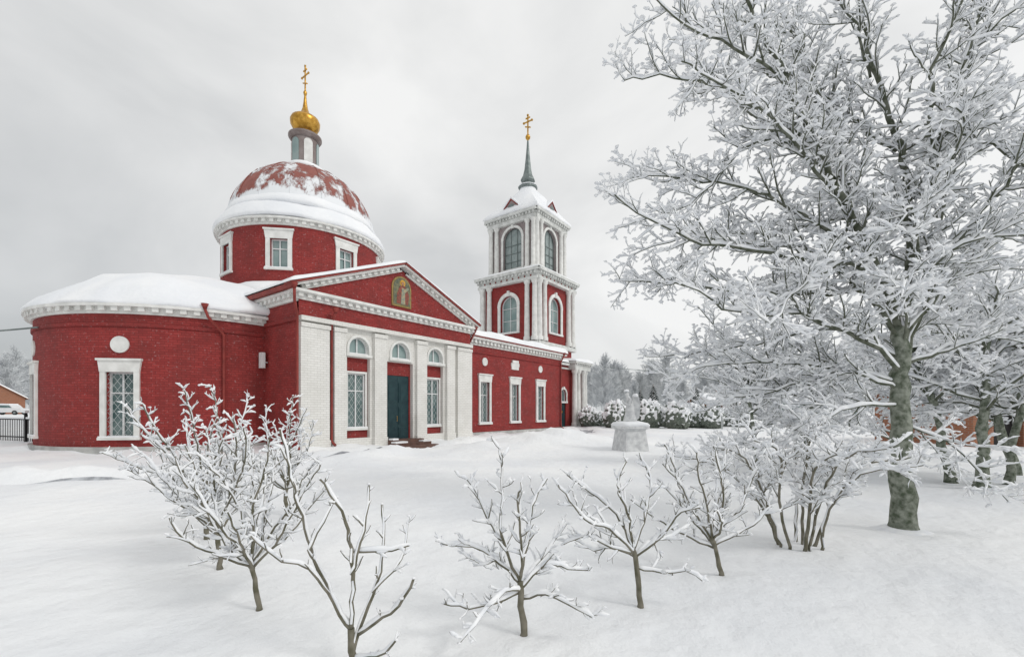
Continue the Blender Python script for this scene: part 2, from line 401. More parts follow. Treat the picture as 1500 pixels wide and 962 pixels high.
b=B(); b.prism(Mf,[(4.92,6.66),(5.18,6.66),(5.16,7.4),(4.98,7.44)],.13,.136); b.prism(Mf,[(5.16,7.2),(5.40,7.42),(5.36,7.52),(5.14,7.38)],.13,.138); b.done('icon_tunic',pmat('icon_tunic_pale',(.40,.34,.20),(.20,.24,.20),9,.5,0),ic)
b=B(); disc(Mf,5.04,7.66,.16,.115,.125,b); b.done('icon_halo',GOLD,ic)
b=B(); disc(Mf,5.04,7.64,.085,.125,.14,b); b.done('icon_face',pmat('icon_skin',(.4,.22,.12),(.3,.16,.1),9,.6,0),ic)
# ---- apse
AC=(-.2,8.67); AR=5.9; Ma=cyl(*AC,AR)
def aw(deg,w): u=math.radians(deg)*AR; return u-w/2,u+w/2
holes=[]; 
for dg in (135,180,225): a,c=aw(dg,.94); holes.append((a,c,.58,3.0))
b=B(); b.wall(Ma,math.radians(85)*AR,math.radians(275)*AR,-.3,5.2,holes,.22,du=.35)
b.done('apse_wall',RED,church)
for h in holes: window(church,Ma,h[0],h[1],h[2],h[3],dep=.22,bars=(1,1),grille=True,sur=.18,glass=GLASS)
for dg in (135,180,225): b=B(); disc(Ma,math.radians(dg)*AR,4.02,.31,0,.05,b); b.done('wall_medallion',WHITE,church)
A0,A1=math.radians(85)*AR,math.radians(275)*AR
b=B(); b.box(Ma,A0,A1,-.5,.22,0,.14,60); b.done('apse_plinth',PLINTH,church)
b=B(); b.box(Ma,A0,A1,4.70,4.82,0,.06,60); b.done('apse_string_course',RED,church)
b=B(); b.box(Ma,A0,A1,5.16,5.24,0,.08,60); b.box(Ma,A0,A1,5.40,5.51,0,.31,60); dentils(b,Ma,A0,A1,5.24,5.40,0,.24,.42,.2,nu=60); b.done('apse_cornice',WHITE,church)
b=B(); b.lathe(AC,[(5.9,5.51),(6.18,5.51),(6.26,5.56),(6.24,5.68),(6.10,5.88),(5.8,6.16),(5.2,6.56),(4.3,7.0),(3.2,7.40),(2.1,7.70),(1.,7.90),(0,7.97)],82,278,90,.20,4); b.done('apse_roof_snow',SNOW,church,True)
# ---- drum and dome
DR=4.24; Md=cyl(*DC,DR)
holes=[]
for k in range(1,9):
    u=math.radians(45*k)*DR; holes.append((u-.42,u+.42,8.72,10.2))
b=B(); b.wall(Md,math.radians(10)*DR,math.radians(370)*DR,6.3,11.1,holes,.22,du=.33); b.done('drum_wall',RED,church)
for h in holes: window(church,Md,h[0],h[1],h[2],h[3],dep=.22,bars=(1,1),sur=.2,surd=.07,glass=GLASSL)
b=B(); C2=2*math.pi*DR
b.box(Md,0,C2,10.88,10.97,0,.08,80); b.box(Md,0,C2,11.13,11.23,0,.31,80); dentils(b,Md,0,C2,10.97,11.13,0,.23,.36,.18,nu=80); b.done('drum_cornice',WHITE,church)
b=B(); b.lathe(DC,[(5.2,6.5),(5.1,7.2),(4.85,7.75),(4.5,8.02),(4.2,8.12)],0,360,72,.12,9); b.done('drum_base_snow',SNOW,church,True)
b=B(); b.lathe(DC,[(4.3,11.24),(4.52,11.24),(4.60,11.30),(4.56,11.46),(4.42,11.72),(4.28,11.95),(4.15,12.10),(4.0,12.2),(3.9,12.22)],0,360,90,.09,2); b.done('eave_snow',SNOW,church,True)
b=B(); b.lathe(DC,[(3.96,12.1),(4.10,12.16),(4.10,12.30),(4.0,12.46),(3.9,12.62),(3.75,12.7)],0,360,90,.10,5); b.done('dome_skirt_snow',SNOW,church,True)
b=B(); prof=[]
for i in range(24):
    t=math.radians(1+i*75/23); prof.append((3.92*math.cos(t),12.05+3.72*math.sin(t)))
prof.append((.6,15.75))
b.lathe(DC,prof,0,360,90); b.done('dome',DOME,church,True)
for k in range(16):
    b=B(); a=math.radians(k*22.5+6); pts=[Vector((DC[0]+(r+.015)*math.cos(a),DC[1]+(r+.015)*math.sin(a),z)) for r,z in prof[:-1]]
    b.tube(pts,.028,4); b.done('dome_rib',DOME,church)
b=B(); b.lathe(DC,[(1.02,15.5),(1.02,15.85),(.86,15.92),(.80,16.05)],0,360,32); b.done('lantern_base',BROWNM,church)
b=B(); b.lathe(DC,[(.74,17.55),(.84,17.6),(.92,17.72),(.92,17.82),(.35,17.9)],0,360,32); b.done('lantern_moulding',BROWNM,church)
Ml=cyl(*DC,.72)
b=B(); b.lathe(DC,[(.72,15.9),(.72,17.6)],0,360,32); b.done('lantern',BROWNM,church,True)
for k in range(6):
    b=B(); u=math.radians(60*k+15)*.72; b.prism(Ml,outline(u-.23,u+.23,16.1,17.45,True,8),-.02,.04)
    b.done('lantern_panel',GLASSL if k%2 else WHITE,church)
b=B(); b.lathe(DC,[(.78,16.04),(.98,15.98),(1.08,15.88),(1.22,15.68),(1.08,15.6)],0,360,32,.05); b.done('lantern_snow',SNOW,church,True)
b=B(); b.lathe(DC,[(.44,17.88),(.38,17.98),(.52,18.12),(.70,18.30),(.81,18.52),(.83,18.74),(.76,18.9),(.58,19.02),(.38,19.12),(.24,19.30),(.15,19.56),(.10,19.9),(.06,20.3),(.09,20.40),(.11,20.5),(.07,20.6),(.03,20.64)],0,360,20); b.done('gilded_cupola',GOLD,church,True)
cross(church,DC[0],DC[1],20.5,1.6,.74,.032)
# ---- nave
NX=21.3; NY=.6; Mn=plane(W,NY,1,0); NL=NX-W
cs=[12.0-W,15.15-W,18.3-W]
holes=[(c-.42,c+.42,.8,3.3) for c in cs]
b=B(); b.wall(Mn,0,NL,-.3,5.8,holes,.2); b.wall(plane(NX,NY,0,1),0,16.1,-.3,5.8); b.wall(plane(NX,16.7,-1,0),0,NL,-.3,5.8); b.box(Mn,0.01,NL,.25,.42,0,.05); b.box(Mn,0.01,NL,5.02,5.12,0,.06); b.done('nave_wall',RED,church)
for h in holes: window(church,Mn,*h,dep=.2,bars=(1,1),grille=True,sur=.17)
for c in (cs[0],cs[2]): b=B(); disc(Mn,c,4.55,.25,0,.05,b); b.done('wall_medallion',WHITE,church)
b=B(); b.box(Mn,cs[1]-.45,cs[1]+.45,4.50,4.72,0,.07); b.box(Mn,cs[1]-.34,cs[1]+.34,4.72,4.90,0,.10); b.box(Mn,cs[1]-.4,cs[1]+.4,4.28,4.5,0,.06)
b.done('wall_tablet',WHITE,church)
b=B(); b.box(Mn,0.01,NL+.1,-.5,.24,0,.09); b.done('nave_plinth',PLINTH,church)
b=B(); b.box(Mn,0.36,NL+.1,5.47,5.56,0,.08); b.box(Mn,.40,NL+.35,5.79,5.92,-.1,.36); dentils(b,Mn,.4,NL,5.58,5.78,0,.26,.36,.17); 
b.box(plane(NX,NY,0,1),.002,16,5.45,5.56,0,.1); b.box(plane(NX,NY,0,1),.002,16,5.78,5.918,0,.345); b.done('nave_cornice',WHITE,church)
b=B(); b.box(Mn,.4,NL+.4,5.92,5.99,-.1,.42); b.done('nave_gutter',REDP,church)
snow_slab('nave_roof_snow',(W+.38,NY-.44,5.99),(NX+.42,NY-.44,5.99),(NX+.42,8.67,7.0),(W+.38,8.67,7.0),.38,church,seed=6,n=60,m=20,edge=.35)
snow_slab('nave_roof_snow',(W+.38,8.67,7.0),(NX+.42,8.67,7.0),(NX+.42,17.1,6.0),(W+.38,17.1,6.0),.42,church,seed=7,edge=.35)
def pipe(pts,r=.055):
    b=B(); b.tube([Vector(p) for p in pts],r,8)
    b.tube([Vector(pts[0])+Vector((0,0,.2)),Vector(pts[0])],[.14,.06],8)
    return b.done('downpipe',REDP,church,True)
pipe([(-.38,-.42,6.2),(-.3,-.28,5.75),(-.12,-.14,5.3),(-.12,-.14,.25),(-.2,-.4,.1)])
pipe([(1.33,-.42,5.55),(1.33,-.12,5.2),(1.33,-.12,.3),(1.33,-.4,.15)])
pipe([(W+.15,-.3,6.1),(W+.2,.1,5.6),(W+.2,.48,5.2),(W+.2,.48,.3),(W+.2,.2,.15)])
pipe([(NX-.2,.2,5.8),(NX-.2,.48,5.3),(NX-.2,.48,.3),(NX-.2,.25,.15)])
def apt(deg,d,z): return Ma(math.radians(deg)*AR,z,d)
pipe([apt(251,.36,5.5),apt(252,.34,5.2),apt(257,.1,4.6),apt(257,.1,.3),apt(257,.35,.12)])
b=B(); Mx=plane(0,3.0,0,-1); b.box(Mx,.35,.58,3.35,4.0,.14,.3,back=True); b.tube([Vector(Mx(.45,3.6,.0)),Vector(Mx(.45,3.6,.15))],.03,6); b.done('floodlight',PVC,church)
# ---- bell tower
TC=(28.5,8.67)
def faces(h): 
    x0,x1,y0,y1=TC[0]-h,TC[0]+h,TC[1]-h,TC[1]+h
    return [plane(x0,y0,1,0),plane(x1,y0,0,1),plane(x1,y1,-1,0),plane(x0,y1,0,-1)]
bx0,bx1,by0,by1=NX,31.3,4.0,13.3
Mt=plane(bx0,by0,1,0); 
dh=[(27.55-bx0-.55,27.55-bx0+.55,.0,3.55,True)]
b=B(); b.wall(Mt,0,bx1-bx0,-.3,5.9,dh,.2); b.wall(plane(bx1,by0,0,1),0,by1-by0,-.3,5.9); b.wall(plane(bx1,by1,-1,0),0,bx1-bx0,-.3,5.9); b.done('tower_base_wall',RED,church)
window(church,Mt,dh[0][0],dh[0][1],2.35,3.55,arch=True,dep=.2,bars=(1,0),sur=.14)
b=B(); b.box(Mt,dh[0][0],dh[0][1],0,2.3,-.2,-.12); td=b.done('door',DOORM,church); b=B(); disc(Mt,(dh[0][0]+dh[0][1])/2,1.4,.1,-.12,-.09,b); b.done('door_handle',GOLD,td)
for x,y in ((29.0,3.55),(29.7,3.55),(30.7,3.55),(31.4,3.7),(bx1+.3,5.2),(bx1+.3,8.0),(bx1+.3,12.6)): 
    b=B(); b.lathe((x,y),[(.34,0),(.34,.3),(.27,.36),(.27,.5),(.25,3.),(.22,5.1),(.30,5.2),(.33,5.45)],0,360,20); b.done('porch_column',WHITE,church,True)
b=B(); b.box(plane(28.6,4,1,0),0,3.2,5.45,6.05,-.1,.75,back=True); b.box(plane(28.4,4,1,0),0,3.6,6.05,6.22,-.1,.95); b.box(plane(bx1,by0,0,1),-.1,9.4,5.45,6.05,0,.55); b.box(plane(bx1,by0,0,1),-.3,9.5,6.051,6.221,0,.7)
b.box(Mt,0,7.2,5.45,5.6,0,.1); b.box(Mt,0,7.0,5.8,6.0,0,.3); dentils(b,plane(28.6,4,1,0),0,3.2,5.9,6.04,.75,.88,.35,.18,back=False)
b.done('porch_entablature',OLDW,church)
snow_slab('porch_roof_snow',(28.3,3.0,6.22),(32.1,3.0,6.22),(32.1,13.4,6.9),(28.3,13.4,6.9),.3,church,seed=8)
snow_slab('tower_base_roof_snow',(NX,3.7,6.1),(28.3,3.7,6.1),(28.3,13.4,6.6),(NX,13.4,6.6),.3,church,seed=9)
h=3.25; F=faces(h)
b=B(); 
for M in F: b.wall(M,0,2*h,5.9,14.0,[(h-1.0,h+1.0,9.0,12.55,True)],.35)
b.done('tower_middle_wall',RED,church)
for M in F: window(church,M,h-1.0,h+1.0,9.0,12.55,arch=True,dep=.35,bars=(1,2),sur=.3,surd=.1,glass=GLASSL,f=.1)
def column(M,u,d,prof,n=16):
    x,y,_=M(u,0,d); b=B(); b.lathe((x,y),prof,0,360,n); b.done('tower_column',WHITE,church,True)
for M in F:
    for u in (.12,.98,2*h-.98,2*h-.12): column(M,u,.2,[(.34,8.0),(.34,8.35),(.27,8.42),(.27,8.6),(.24,11),(.22,13.25),(.3,13.35),(.34,13.6)])
b=B()
for M in F:
    b.box(M,-.3,2*h+.3,7.55,7.95,0,.42); b.box(M,-.3,2*h+.3,13.6,13.85,-.1,.45); b.box(M,-.5,2*h+.5,14.35,14.6,-.1,.72); dentils(b,M,-.35,2*h+.35,14.12,14.34,.3,.6,.42,.2); b.box(M,-.25,2*h+.25,13.87,14.36,-.1,.30)
b.done('tower_middle_cornice',OLDW,church)
b=B()
for M in F: b.box(M,-.22,.35,8.0,13.6,-.1,.05)
b.done('tower_corner_pier',WHITE,church)
b=B()
for M in F:
    for k in range(9): 
        u=.5+k*(2*h-1)/8; b.prism(M,[(u-.10,14.0),(u,13.88),(u+.10,14.0),(u,14.10)],.28,.33)
b.done('tower_frieze_ornament',REDP,church)
for i,M in enumerate(F):
    p=[M(-.7,14.6,.7),M(2*h+.7,14.6,.7),M(2*h-.1,14.95,-.2),M(.1,14.95,-.2)]
    snow_slab('tower_ledge_snow',*p,.12,church,seed=i+20,n=20,m=8)
h=2.65; F=faces(h)
b=B()
for M in F: b.wall(M,0,2*h,14.6,19.9,[(h-1.12,h+1.12,15.3,19.3,True)],.35)
b.done('tower_upper_wall',MAUVE,church)
for M in F: window(church,M,h-1.12,h+1.12,15.3,19.3,arch=True,dep=.35,bars=(2,4),sur=.22,surd=.08,glass=NET,f=.06,framemat=GREYM,sill=False)
for M in F:
    for u in (.1,.80,2*h-.80,2*h-.1): column(M,u,.16,[(.30,14.7),(.30,15.2),(.23,15.26),(.22,17.5),(.19,19.3),(.26,19.4),(.3,19.6)])
b=B()
for M in F: b.box(M,-.16,.2,14.9,19.6,-.1,.05)
b.done('tower_corner_pier',WHITE,church)
b=B()
for M in F:
    b.box(M,-.25,2*h+.25,14.7,14.95,0,.5)
    b.box(M,-.2,2*h+.2,19.6,20.0,-.1,.34); b.box(M,-.4,2*h+.4,20.24,20.48,-.1,.62); dentils(b,M,-.25,2*h+.25,20.02,20.23,.2,.5,.38,.18); b.box(M,-.15,2*h+.15,20.0,20.25,-.1,.19)
b.done('tower_upper_cornice',OLDW,church)
def sqroof(prof,name,mat,n=12,jit=0):
    b=B()
    for M4 in range(4):
        rows=[]
        for r,z in prof:
            row=[]
            for i in range(n+1):
                t=-1+2*i/n; x,y=[(t*r,-r),(r,t*r),(-t*r,r),(-r,-t*r)][M4]
                rn=max(0,min(1,(z-20.9)/2.5)); L=math.hypot(x,y); k=1+rn*(r*1.08/L-1) if L>0 else 1
                x*=k;y*=k
                q=jit*(noise.noise(Vector((x,y,z)))) 
                row.append((TC[0]+x,TC[1]+y,z+q))
            rows.append(row)
        base=len(b.v)
        for row in rows: b.v+=row
        for j in range(len(prof)-1):
            for i in range(n):
                o=base+j*(n+1)+i; b.f.append((o,o+1,o+n+2,o+n+1)); b.uv.append([(0,0)]*4)
    return b.done(name,mat,church,True)
sqroof([(3.15,20.48),(3.28,20.55),(3.22,20.78),(2.95,21.15),(2.6,21.7),(2.2,22.3),(1.7,22.9),(1.22,23.4),(.9,23.8),(.72,24.15)],'tower_roof_snow',SNOW,12,.15)
for M in faces(2.75):
    h2=2.75
    b=B(); b.prism(M,[(h2-.7,20.6),(h2+.7,20.6),(h2+.7,21.35),(h2,22.0),(h2-.7,21.35)],-1.0,.12); dm=b.done('roof_dormer',MAUVE,church)
    b=B(); b.prism(M,[(h2-.88,21.22),(h2-.76,21.22),(h2,21.94),(h2,22.08)],-.3,.2); b.prism(M,[(h2,22.08),(h2,21.94),(h2+.76,21.22),(h2+.88,21.22)],-.3,.2); b.done('dormer_gable_trim',REDP,dm)
    b=B(); b.prism(M,[(h2-.92,21.24),(h2,22.09),(h2,22.28),(h2-.92,21.40)],-.9,.2); b.prism(M,[(h2,22.09),(h2+.92,21.24),(h2+.92,21.40),(h2,22.28)],-.9,.2); b.done('dormer_snow',SNOW,dm)
    b=B(); disc(M,h2,21.22,.33,.12,.17,b); b.done('dormer_roundel',GREYM,dm)
b=B(); b.lathe(TC,[(.72,24.0),(1.0,24.15),(1.0,24.3),(.72,24.5),(.55,24.75),(.75,24.95),(.72,25.1),(.5,25.5),(.36,26.1),(.24,27.2),(.15,28.2),(.09,29.0),(.06,29.2)],0,360,8); b.done('tower_spire',GREYM,church)
b=B(); b.lathe(TC,[(.05,29.1),(.1,29.15),(.22,29.3),(.26,29.45),(.2,29.62),(.08,29.75),(.06,29.9)],0,360,16); b.done('spire_ball',GOLD,church,True)
cross(church,TC[0],TC[1],29.8,1.9,1.0,.055)
b=B(); b.lathe(TC,[(.7,24.3),(1.02,24.31),(.95,24.4),(.7,24.5)],0,360,16); b.done('spire_base_snow',SNOW,church,True)
# ================================================================= GROUND
PATH=[(-40,7),(-14,2.0),(-9,-1.4),(-5.5,-3.4),(0,-3.5),(3.6,-2.6),(5,-1.9),(8,-2.4),(14,-2.2),(21,-2.0),(26,1.0)]
def dpath(x,y):
    best=1e9;sgn=1
    for (ax,ay),(bx,by) in zip(PATH,PATH[1:]):
        dx,dy=bx-ax,by-ay; t=max(0,min(1,((x-ax)*dx+(y-ay)*dy)/(dx*dx+dy*dy)))
        d=math.hypot(x-ax-dx*t,y-ay-dy*t)
        if d<best: best=d; sgn=1 if dx*(y-ay)-dy*(x-ax)>0 else -1
    return best,sgn
def sm(a,b,x): t=max(0,min(1,(x-a)/(b-a))); return t*t*(3-2*t)
MOUND=[(1.5,20.2,.40,1.5),(2.6,21.6,.50,1.4),(.2,21.5,.30,1.2),(3.9,20.0,.3,1.6),(-4.6,16.3,.30,.9),(-5.4,15.3,.22,.8),(-1.2,19.0,.22,1.0),(-5.6,14.0,.15,1.6),(7,24,.3,2.5),(9.5,21,.25,2),(-9,15.4,.12,1.0)]
MP=[(*site(X,Z),h,s) for X,Z,h,s in MOUND]
def bdist(x,y):
    d1=math.hypot(max(0,-x,x-W),max(0,-y,y-17.3)) 
    d2=math.hypot(max(0,W-x,x-NX),max(0,NY-y,y-16.7))
    q=math.hypot(x-AC[0],y-AC[1]); d3=q-AR if q>AR else 0
    return min(d1,d2,d3)
def gz(x,y):
    v=Vector((x,y,0)); r=math.hypot(x-CAM.x,y-CAM.y)
    z=.075*noise.noise(v*.22)+.05*noise.noise(v*.8+Vector((9,3,0)))
    z+=.018*noise.noise(v*2.6)
    if r<25: z+=.009*noise.noise(v*7)
    z+=sm(48,85,r)*.85
    if r<70:
        bd=bdist(x,y)
        dd=math.hypot(x-5,y+.8); calm=1-math.exp(-(dd/1.7)**4)
        z+=.17*math.exp(-(bd/.8)**2)*(.4+1.4*noise.noise(v*.9+Vector((3,3,0))))*calm
        z-=.12*(1-calm)
        dp,sg=dpath(x,y)
        z-=.22*math.exp(-(dp/.55)**4)
        z+=(.19 if sg>0 else .05)*math.exp(-((dp-1.05)/.38)**2)*(.75+1.1*noise.noise(v*1.3))*calm
        for mx,my,h,s in MP:
            d=((x-mx)**2+(y-my)**2)/(s*s)
            if d<9: z+=h*math.exp(-d)*(1+.4*noise.noise(v*1.5))
    return z
b=B(); NA=480; rs=[.0]; r=.35
while r<1400: rs.append(r); r*=(1.035 if r<12 else 1.018 if r<30 else 1.09)
m=len(rs)
for i in range(NA):
    a=2*math.pi*i/NA; ca_,sa_=math.cos(a),math.sin(a)
    for rr in rs:
        x=CAM.x+rr*ca_; y=CAM.y+rr*sa_; b.v.append((x,y,gz(x,y)))
for i in range(NA):
    i2=(i+1)%NA
    for j in range(m-1):
        b.f.append((i*m+j,i*m+j+1,i2*m+j+1,i2*m+j)); b.uv.append([(0,0)]*4)
g=b.done('ground',GROUND,None,True); g['kind']='structure'
b=B(); pp=[Vector((x,y,0)) for x,y in PATH]; dense=[]
for p,q in zip(pp,pp[1:]):
    n=max(2,int((q-p).length/.3)); dense+=[p.lerp(q,i/n) for i in range(n)]
dense.append(pp[-1]); K=6
for i,p in enumerate(dense):
    t=(dense[min(i+1,len(dense)-1)]-dense[max(i-1,0)]).normalized(); s_=Vector((-t.y,t.x,0))
    for k in range(K+1):
        q=p+s_*((k/K-.5)*.9*(1+.6*noise.noise(p*.9+Vector((k,0,0))*.1))); b.v.append((q.x,q.y,gz(q.x,q.y)+.03))
for i in range(len(dense)-1):
    for k in range(K):
        o=i*(K+1)+k; b.f.append((o,o+1,o+K+2,o+K+1)); b.uv.append([(0,0)]*4)
p_=b.done('path',TRAMP,None,True); p_['kind']='structure'
# ================================================================= TREES
def catmull(P,step):
    out=[]; n=len(P)
    for i in range(n-1):
        p0=P[max(i-1,0)];p1=P[i];p2=P[i+1];p3=P[min(i+2,n-1)]
        k=max(1,int((p2-p1).length/step))
        for j in range(k):
            t=j/k; out.append(.5*((2*p1)+(p2-p0)*t+(2*p0-5*p1+4*p2-p3)*t*t+(3*p1-p0-3*p2+p3)*t**3))
    out.append(P[-1]); return out
def rv(R): return Vector((R.uniform(-1,1),R.uniform(-1,1),R.uniform(-1,1)))
WIND=Vector((-.6,-.6,0))
Z4=[(0,0)]*4
def snow_on(S,pts,rad,R,k,n=5):
    if len(pts)<2: return
    base=len(S.v); L=len(pts)
    for i,p in enumerate(pts):
        t=(pts[min(i+1,L-1)]-pts[max(i-1,0)])
        if t.length<1e-9: t=Vector((0,0,1))
        t.normalize()
        h=math.sqrt(max(0,1-t.z*t.z)); r=rad[i]
        sd=t.cross(UP)
        if sd.length<.15: sd=t.cross(WIND)
        sd.normalize(); u=sd.cross(t)
        if u.z<0 and h>.15: u=-u
        lump=R.uniform(.40,1.7)
        endf=.45 if i in (0,L-1) else 1
        hs=(k*lump+r*.3)*(.20+.80*h)*endf; ws=(r*.86+k*.5*lump)*(.38+.62*h)*endf
        c=p+u*(r*.65+hs*.6)
        for j in range(n):
            a=2*math.pi*j/n+.3; q=c+sd*(ws*math.cos(a))+u*(hs*math.sin(a)); S.v.append((q.x,q.y,q.z))
    for i in range(L-1):
        for j in range(n):
            j2=(j+1)%n; o=base+i*n; S.f.append((o+j,o+j2,o+n+j2,o+n+j)); S.uv.append(Z4)
    S.f.append(tuple(base+(L-1)*n+j for j in range(n))); S.uv.append([(0,0)]*n)
    S.f.append(tuple(base+n-1-j for j in range(n))); S.uv.append([(0,0)]*n)
OCT=[Vector((0,0,.8)),Vector((0,0,-.6))]+[Vector((math.cos(a*math.pi/3),math.sin(a*math.pi/3),.15)) for a in range(6)]
def clump(S,p,r,R):
    base=len(S.v)
    for v in OCT:
        q=p+v*r*R.uniform(.7,1.3); S.v.append((q.x,q.y,q.z))
    for i in range(6):
        j=(i+1)%6; S.f.append((base,base+2+i,base+2+j)); S.f.append((base+1,base+2+j,base+2+i)); S.uv.append(Z4[:3]);S.uv.append(Z4[:3])
def grow(T,S,R,limb,rad,lv,P):
    if lv>=len(P['sp']): return
    sp=P['sp'][lv]; Lr=P['len'][lv]; n=len(limb)
    tot=sum((limb[i+1]-limb[i]).length for i in range(n-1)); run=0
    nxt=P['start'][lv]*tot; side=R.random()*6.28
    for i in range(n-1):
        seg=(limb[i+1]-limb[i]); l=seg.length
        while nxt<run+l:
            f=(nxt-run)/l; p=limb[i].lerp(limb[i+1],f); t=seg.normalized(); fr=nxt/tot
            side+=2.4+R.uniform(-.5,.5)
            a=t.orthogonal().normalized(); bb=t.cross(a); o=a*math.cos(side)+bb*math.sin(side)
            if o.z<-.2 and R.random()<.5: o=Vector((o.x,o.y,-o.z*.6)).normalized()
            ang=math.radians(R.uniform(*P['ang']))
            d=(t*math.cos(ang)+o*math.sin(ang)).normalized()
            L=R.uniform(*Lr)*(1.08-.55*fr)
            ns=P['ns'][lv]; r0=min(rad[i]*.7,P['r'][lv]*R.uniform(.8,1.2)); pts=[p.copy()]; q=p.copy()
            for k in range(ns):
                d=(d+rv(R)*P['wob']+UP*P['up'][lv]).normalized(); q=q+d*(L/ns); pts.append(q.copy())
            rr=[r0*(1-.55*k/ns) for k in range(ns+1)]
            T.tube(pts,rr,4 if lv<1 else 3,cap=False)
            snow_on(S,pts,rr,R,P['k']*(1 if lv<2 else .9))
            if P.get('cl') and R.random()<P['cl'] and lv>=1: clump(S,q,P['clr']*R.uniform(.6,1.3),R)
            grow(T,S,R,pts,rr,lv+1,P)
            nxt+=sp*R.uniform(.6,1.4)
        run+=l
def make_tree(name,label,cat,base,limbs,P,seed,barkT=None,barkB=None,group=None,trunk_n=1):
    R=random.Random(seed)
    e=empty(name,base,label,cat,group)
    tr,br,S=B(),B(),B()
    for i,(pts,r0,r1) in enumerate(limbs):
        pl=catmull(pts,P['step']); n=len(pl)
        pl=[p+rv(R)*min(P['jit'],P['step']*.35)*(1 if 0<k<n-1 else 0) for k,p in enumerate(pl)]
        rr=[r0+(r1-r0)*k/(n-1) for k in range(n)] if n>1 else [r0]
        if i<trunk_n: rr=[q*R.uniform(.94,1.06) for q in rr]; rr[0]*=1.3
        (tr if i<trunk_n else br).tube(pl,rr,14 if i<trunk_n else 7)
        if i>=trunk_n: snow_on(S,pl,rr,R,P['k']*1.15,7)
        if i>=trunk_n or P.get('ontrunk'): grow(br,S,R,pl,rr,0,P)
        if i>=trunk_n: clump(S,pl[-1],P.get('clr',.01),R)
    bx=limbs[0][0][0]; r=limbs[0][1]
    S.lathe((bx.x,bx.y),[(r*3.0,bx.z-.03),(r*2.0,bx.z+r*.2),(r*1.4,bx.z+r*.45),(r*.6,bx.z+r*.5)],0,360,16)
    tr.done('trunk',barkT or BARK,e,True); br.done('crown',barkB or TWIG,e,True); S.done('snow_cover',BSNOW,e,True)
    return e
def sk(base,pts,unit,depth,origin):
    out=[]; n=len(pts)
    for i,(a,c) in enumerate(pts):
        t=i/(n-1) if n>1 else 0
        out.append(base+RT*((a-origin[0])/unit)+UP*((origin[1]-c)/unit)+FW*(depth[0]+(depth[1]-depth[0])*t))
    return out
